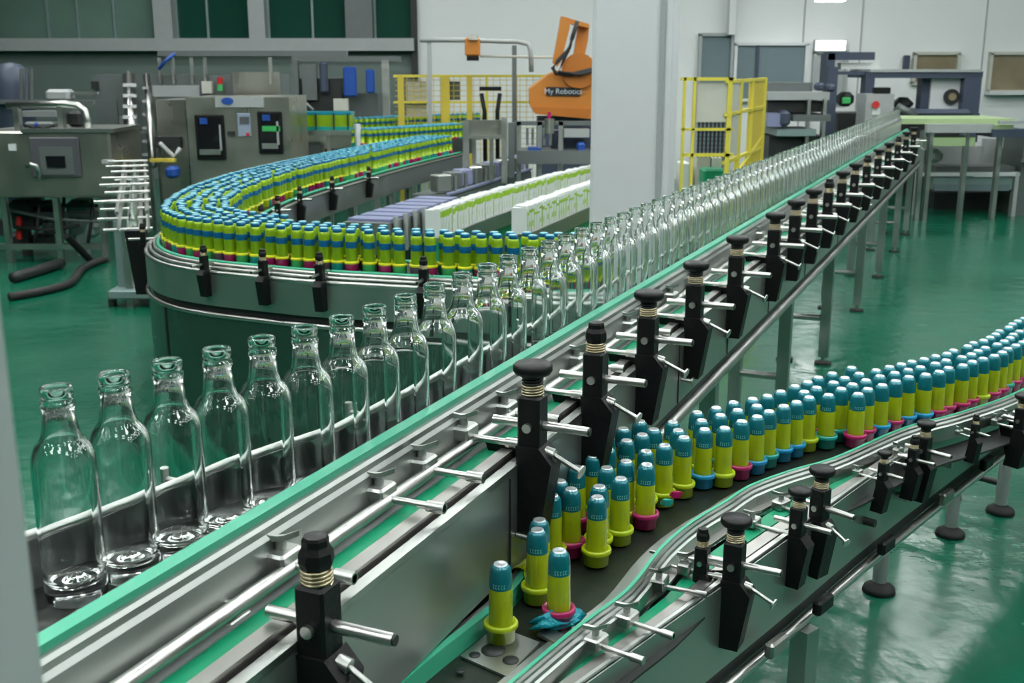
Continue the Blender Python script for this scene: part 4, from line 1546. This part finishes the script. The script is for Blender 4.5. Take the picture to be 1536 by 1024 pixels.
# case packer frame below the robot
Y = 11.8
t = thing('case_packer', 'open steel case packer frame with pale rollers beneath the orange robot', 'machine', base3(820, 215, Y))
for x in (775, 806, 838):
    to_floor('post', t, x, x + 7, 182, Y, .08, 'steel_dull')
BX('beam', t, 772, 182, 886, 188, Y, .1, 'machine_grey')
for x in (789, 797, 814, 824):
    BX('roller', t, x, 192, x + 4, 218, Y + .15, .04, 'machine_pale')
BX('blue_cover', t, 792, 222, 812, 230, Y - .1, .25, 'blue')
BX('blue_cover', t, 866, 214, 878, 228, Y - .1, .2, 'blue', .02)
BX('bed', t, 776, 226, 886, 246, Y - .15, .5, 'machine_grey')
BX('gripper_row', t, 846, 194, 884, 206, Y - .05, .2, 'machine_pale')
BX('dark_housing', t, 826, 196, 886, 222, Y + .2, .3, 'navy')
MB().cyl(pt3(824, 200, Y - .15), pt3(824, 178, Y - .15), .05, 'bright', 12).build('bottle_gauge', t)
MB().cyl(pt3(824, 178, Y - .15), pt3(824, 168, Y - .15), .02, 'magenta', 10).build('gauge_tip', t)

# ---- orange robot
Y = 13.2
t = thing('palletizing_robot', 'large orange palletizing robot with raised arm beside the white column', 'robot', base3(850, 150, Y))


def ppoly(poly, Y, th, mt, nm, par):
    ps = [pt3(x, y, Y) for x, y in poly]
    return MB().loft([ps[::-1], [(x, y + th, z) for x, y, z in ps[::-1]]], mt).build(nm, par)


bd = ppoly([(794, 134), (823, 112), (836, 106), (890, 104), (905, 120), (905, 150), (886, 178), (800, 168), (795, 158)], Y, .8, 'orange', 'body', t)
ppoly([(796, 160), (888, 163), (882, 178), (803, 171)], Y - .03, .03, 'orange_dark', 'lower_skirt', bd)
X, Z = dep(868, 106, Y)
m = MB()
m.cyl((X, Y - .06, Z), (X, Y, Z), .20, 'orange_dark', 24).build('shoulder_disc', bd)
ppoly([(829, 94), (842, 24), (854, 27), (855, 40), (842, 92), (836, 100)], Y + .05, .16, 'orange', 'arm', t)
ppoly([(859, 92), (868, 34), (884, 38), (882, 60), (875, 94)], Y + .25, .14, 'orange', 'arm', t)
ppoly([(842, 24), (884, 36), (883, 42), (840, 32)], Y + .1, .2, 'orange', 'arm_bridge', t)
ppoly([(842, 96), (858, 90), (884, 93), (890, 106), (846, 108)], Y + .02, .3, 'orange', 'shoulder', t)
cb = spline([(0, 0), (1, 1)], .5)
kk = [pt3(866, 32, Y - .08), pt3(858, 58, Y - .1), pt3(852, 76, Y - .1), pt3(836, 92, Y - .1), pt3(829, 102, Y - .1), pt3(834, 110, Y - .1), pt3(856, 112, Y - .1), pt3(888, 104, Y - .1)]
MB().tube(kk, .024, 'rubber', 8).build('cable', t)
kk = [pt3(864, 36, Y - .08), pt3(855, 70, Y - .12), pt3(846, 88, Y - .12), pt3(838, 108, Y - .12), pt3(870, 112, Y - .12), pt3(888, 107, Y - .12)]
MB().tube(kk, .02, 'rubber', 8).build('cable', t)
sg = ppoly([(819.5, 130), (870, 132), (870, 144), (819.5, 143)], Y - .02, .02, 'sign_black', 'name_plate', t)
cu = bpy.data.curves.new('lettering', 'FONT')
cu.body = 'My Robotics'
cu.size = .088
cu.extrude = .002
cu.align_x = 'CENTER'
cu.align_y = 'CENTER'
tmp = bpy.data.objects.new('tmp', cu)
COL.objects.link(tmp)
bpy.context.view_layer.update()
me = bpy.data.meshes.new_from_object(tmp.evaluated_get(bpy.context.evaluated_depsgraph_get()))
bpy.data.objects.remove(tmp)
me.materials.clear()
me.materials.append(MT['sign_white'])
lt = bpy.data.objects.new('lettering', me)
COL.objects.link(lt)
X, Z = dep(845, 137.3, Y - .025)
me.transform(Matrix.Translation((X - t.location.x, Y - .026 - t.location.y, Z)) @ Matrix.Rotation(PI / 2, 4, 'X'))
lt.parent = sg
to_floor('pedestal', t, 806, 900, 176, Y + .15, .5, 'navy')
# hanging orange unit with pipes
Y = 14.2
t = thing('wall_gripper', 'small orange gripper head hanging from pale pipes left of the robot', 'robot head', pt3(709, 84, Y))
BX('head', t, 697, 56, 720, 84, Y, .2, 'orange', .02)
BX('dark_foot', t, 700, 84, 718, 91, Y + .02, .16, 'black')
MB().cyl(pt3(710, 60, Y), pt3(710, 52, Y), .06, 'fence_sheet', 10).build('cap', t)
MB().tube([pt3(630, 60, Y + .1), pt3(697, 60, Y + .1), pt3(760, 62, Y + .1), pt3(776, 62, Y + .1), pt3(792, 66, Y + .1), pt3(796, 76, Y + .1), pt3(797, 108, Y + .1)], .03, 'machine_pale', 8).build('pipe', t)
MB().tube([pt3(720, 84, Y + .1), pt3(830, 86, Y + .1)], .016, 'fence_sheet', 8).build('pipe', t)
to_floor('post', t, 768, 775, 68, Y + .1, .08, 'machine_grey')
to_floor('post', t, 640, 646, 60, Y + .1, .08, 'machine_pale')

# ---- yellow fences
Y = 14.6
t = thing('safety_fence', 'long yellow safety fence behind the lime cans and the orange robot', 'fence', base3(710, 150, Y))
BX('top_rail', t, 590, 112, 892, 116, Y, .05, 'yellow')
BX('middle_rail', t, 590, 152, 892, 155, Y, .05, 'yellow')
for (x, w_) in ((596, 9), (661, 13), (700, 8), (728, 4), (768, 8), (880, 6)):
    to_floor('post', t, x, x + w_, 113, Y - .01, .06, 'yellow_mesh' if w_ > 5 else 'yellow')
m = MB()
for x in range(610, 890, 10):
    X0, Z1 = dep(x, 116, Y)
    m.box((X0, Y + .03, Z1 / 2), (.008, .008, Z1), 'yellow_mesh')
for k in range(14):
    y = 120 + 8 * k
    X0, Z1 = dep(592, y, Y)
    X1, _ = dep(890, y, Y)
    if Z1 > .05:
        m.box(((X0 + X1) / 2, Y + .03, Z1), (X1 - X0, .008, .008), 'yellow_mesh')
m.build('wire_mesh', t)
BX('sheet', t, 608, 122, 640, 175, Y + .06, .02, 'fence_sheet')
BX('grey_box', t, 672, 122, 690, 150, Y + .1, .1, 'machine_grey')
t2 = thing('black_stand', 'black tubular stand in front of the yellow fence', 'stand', base3(735, 150, 13.2))
for (a, b_) in (((722, 140), (727, 168)), ((750, 140), (746, 166))):
    MB().tube([pt3(*a, 13.2), pt3(*b_, 13.2), base3(b_[0], 0, 13.2)], .025, 'black', 8).build('leg', t2)
BX('top_bar', t2, 719, 130, 752, 136, 13.15, .06, 'black')
Y = 11.2
t = thing('fence_gate', 'yellow wire mesh gate with pale sheet right of the white column', 'fence', base3(1085, 200, Y))
for x in (1026, 1041, 1093):
    to_floor('post', t, x, x + (7 if x == 1093 else 4), 116, Y, .05, 'yellow')
BX('top_rail', t, 1022, 116, 1102, 121, Y, .05, 'yellow')
BX('rail', t, 1022, 192, 1100, 196, Y, .05, 'yellow')
BX('rail', t, 1024, 230, 1100, 235, Y, .05, 'yellow')
BX('sheet', t, 1046, 123, 1092, 183, Y + .03, .02, 'fence_sheet')
m = MB()
for k in range(8):
    x = 1047 + 6 * k
    bx(m, x, 183, x + 1, 236, Y + .03, .01, 'dark')
for k in range(8):
    bx(m, 1045, 185 + 6.5 * k, 1093, 186 + 6.5 * k, Y + .03, .01, 'dark')
m.build('wire_mesh', t)
# side wing going back
Xa, _ = dep(1097, 0, Y)
Xb, _ = dep(1153, 0, 13.4)
d = Vector((Xb - Xa, 13.4 - Y))
for q, w_ in ((.32, .05), (.62, .05), (1.0, .06)):
    p = Vector((Xa, Y)) + d * q
    MB().box((p.x, p.y, .87), (w_, w_, 1.74), 'yellow').build('post', t)
ar = math.atan2(d.y, d.x)
for z in (1.72, 1.40, .92, .50):
    p = Vector((Xa, Y)) + d * .5
    MB().box((p.x, p.y, z), (d.length, .04, .035), 'yellow', rz=ar).build('rail', t)
p = Vector((Xa, Y)) + d * .80
MB().box((p.x, p.y, .92), (d.length * .40, .015, 1.62), 'yellow_mesh', rz=ar).build('mesh_panel', t)
p = Vector((Xa, Y)) + d * .16
MB().box((p.x, p.y, 1.33), (d.length * .28, .015, .75), 'fence_sheet', rz=ar).build('sheet', t)
MB().tube([(Xa, Y - .02, .62), (Xb, 13.38, 1.05)], .02, 'yellow', 6).build('brace', t)
# boxes on the floor behind the gate
Y = 11.9
for (x0, y0, x1, y1, mt, lab) in ((1022, 245, 1036, 285, 'carton', 'pale crumpled box on floor behind the yellow gate near the white column'),
                                  (1046, 234, 1068, 262, 'fence_sheet', 'beige box behind the lower bars of the yellow gate'),
                                  (1070, 236, 1084, 250, 'carton', 'small white box behind the lower bars of the yellow gate')):
    m = MB()
    X0, Z1 = dep(x0, y0, Y)
    X1, _ = dep(x1, y0, Y)
    m.box(((X0 + X1) / 2, Y + .2, Z1 / 2), (X1 - X0, .3, Z1), mt, bev=.01)
    o = recentre(tag(m.build('box'), lab, 'box'), ((X0 + X1) / 2, Y + .2, 0))
m = MB()
X0, Z1 = dep(1056, 254, 11.45)
X1, _ = dep(1090, 254, 11.45)
m.box(((X0 + X1) / 2, 11.6, Z1 / 2), (X1 - X0, .3, Z1), 'green_deep', bev=.02)
recentre(tag(m.build('crate'), 'green plastic crate at the foot of the yellow gate', 'crate'), ((X0 + X1) / 2, 11.6, 0))

# ---- right background machines
Y = 15.0
t = thing('flatbed_machine', 'pale two tier flatbed machine behind the yellow gate', 'machine', base3(1195, 170, Y))
BX('top_bed', t, 1152, 138, 1244, 150, Y, 1.2, 'machine_pale')
BX('hood', t, 1155, 124, 1218, 140, Y + .3, .8, 'machine_grey')
BX('gap_shade', t, 1152, 152, 1240, 168, Y + .1, 1.0, 'dark')  # dark box standing for the shade in the gap between the beds
BX('lower_bed', t, 1152, 170, 1172, 190, Y - .1, .8, 'violet')
BX('lower_bed', t, 1190, 172, 1246, 182, Y - .05, 1.0, 'machine_grey')
BX('roller', t, 1172, 166, 1186, 190, Y - .15, .3, 'navy', .04)
BX('tray', t, 1166, 194, 1224, 204, Y - .1, .8, 'pedestal')
to_floor('base', t, 1154, 1240, 204, Y + .1, .8, 'dark')
for x in (1212, 1236):
    to_floor('post', t, x, x + 5, 148, Y - .04, .08, 'steel')
for (x, y) in ((1240, 124), (1256, 126)):
    BX('camera_head', t, x - 14, y, x - 2, y + 12, Y + .1, .2, 'navy', .03)
Y = 16.2
t = thing('washing_machine', 'navy framed glass machine with white plate and black disc at the right back', 'machine', base3(1390, 150, Y))
for (x0, x1, y0) in ((1243, 1258, 100), (1300, 1313, 112), (1448, 1462, 112), (1462, 1474, 110)):
    to_floor('frame_post', t, x0, x1, y0, Y, .25, 'navy')
BX('top_beam', t, 1300, 107, 1474, 117, Y, .9, 'navy')
BX('top_plate', t, 1306, 104, 1472, 108, Y - .02, 1.0, 'machine_pale')
BX('upper_frame', t, 1243, 78, 1312, 90, Y + .5, .3, 'navy')
BX('upper_frame_side', t, 1240, 80, 1250, 130, Y + .5, .3, 'navy')
BX('beam', t, 1254, 107, 1304, 112, Y + .05, .2, 'navy')
BX('pale_panel', t, 1262, 94, 1318, 104, Y + .6, .2, 'carton')
BX('inner_post', t, 1384, 115, 1398, 168, Y + .2, .2, 'navy')
pw = BX('white_plate', t, 1398, 116, 1448, 166, Y + .15, .1, 'white_paint')
X, Z = dep(1427, 145, Y + .13)
MB().cyl((X, Y + .10, Z), (X, Y + .15, Z), .11, 'dark', 24).build('black_disc', pw)
MB().cyl((X, Y + .08, Z), (X, Y + .10, Z), .055, 'panebrown', 16).build('disc_hub', pw)
to_floor('bed', t, 1258, 1470, 170, Y + .1, .8, 'dark')
BX('roll_bed', t, 1340, 164, 1460, 176, Y - .1, .6, 'navy', .05)
MB().tube([pt3(1346, 160, Y - .1), pt3(1372, 174, Y - .1)], .06, 'machine_grey', 8).build('arm', t)
BX('green_motor', t, 1262, 138, 1282, 160, Y + .1, .3, 'dark', .06)
BX('green_tag', t, 1264, 146, 1276, 156, Y + .05, .04, 'greencup', .01)
BX('drive', t, 1346, 146, 1372, 166, Y + .3, .3, 'dark', .08)
Y = 15.4
t = thing('control_box', 'pale grey control box with red knob at the far end of the glass row', 'control box', base3(1320, 160, Y))
to_floor('housing', t, 1300, 1342, 141, Y, .4, 'machine_pale')
BX('monitor', t, 1312, 131, 1336, 141, Y + .1, .1, 'black', .01)
MB().cyl(pt3(1314, 157, Y), pt3(1314, 157, Y - .06), .05, 'red', 12).build('stop_knob', t)
BX('key_plate', t, 1309, 162, 1320, 172, Y - .02, .02, 'carton')
# cross conveyor with cartons' belt at the right
Y = 13.6
t = thing('cross_conveyor', 'pale green topped cross conveyor over the steel table at right back', 'conveyor', base3(1440, 190, Y))
BX('belt', t, 1352, 178, 1522, 186, Y + .1, .9, 'pale_belt')
BX('side_frame', t, 1392, 186, 1490, 199, Y, .1, 'machine_pale')
BX('side_frame', t, 1490, 187, 1520, 194, Y, .1, 'pale_belt')
BX('lower_belt', t, 1398, 206, 1462, 219, Y + .05, .4, 'pale_belt')
BX('grey_end', t, 1490, 194, 1545, 206, Y - .05, .5, 'navy')
BX('rail', t, 1500, 181, 1550, 186, Y - .1, .06, 'machine_pale')
for x in (1384, 1396, 1450, 1500):
    to_floor('post', t, x, x + 6, 196, Y + .05, .08, 'steel_dull')
Y = 15.0
t = thing('steel_hopper', 'grey steel housing with pale lamp bar standing under the cross conveyor', 'machine', base3(1450, 250, Y))
BX('housing', t, 1412, 219, 1498, 256, Y, .8, 'machine_pale')
BX('side_column', t, 1478, 208, 1497, 252, Y - .05, .1, 'machine_pale')
BX('end_box', t, 1503, 222, 1528, 256, Y + .1, .6, 'machine_grey')
Y = 14.6
t = thing('unloading_table', 'low steel table with white bar and legs on the green floor at far right', 'table', base3(1455, 270, Y))
BX('upper_shelf', t, 1404, 250, 1522, 262, Y - .3, .5, 'machine_grey')
BX('white_bar', t, 1380, 259, 1530, 264, Y - .5, .08, 'white_paint')
BX('apron', t, 1400, 266, 1518, 284, Y - .45, .1, 'pedestal')
BX('lower_apron', t, 1402, 277, 1514, 286, Y - .48, .05, 'paneblue')
for x in (1377, 1524):
    to_floor('leg', t, x, x + 6, 258, Y - .5, .1, 'machine_pale')
to_floor('pump_unit', t, 1402, 1510, 288, Y + .2, .4, 'dark')
BX('motor', t, 1396, 224, 1416, 246, Y - .3, .3, 'machine_pale', .06)
BX('motor_fan', t, 1391, 226, 1397, 246, Y - .28, .26, 'dark', .04)
t = thing('side_cabinet', 'grey cabinet cut by the right edge beside the low steel table', 'cabinet', base3(1545, 240, 14.2))
to_floor('body', t, 1538, 1584, 196, 14.2, .6, 'machine_grey')
BX('ledge', t, 1537, 240, 1570, 244, 14.1, .1, 'machine_pale')

# ------------------------------------------------------------------ view settings
C.view_settings.view_transform = 'Standard'
C.view_settings.look = 'None'
C.view_settings.gamma = 1
C.view_settings.use_curve_mapping = False
C.view_settings.exposure = 0.85
cy = C.cycles
cy.max_bounces = 40
cy.transmission_bounces = 40
cy.transparent_max_bounces = 128
cy.glossy_bounces = 6
cy.diffuse_bounces = 3
cy.caustics_reflective = False
cy.caustics_refractive = False
cy.sample_clamp_indirect = 0.0
cy.blur_glossy = 0.3
cy.use_denoising = True
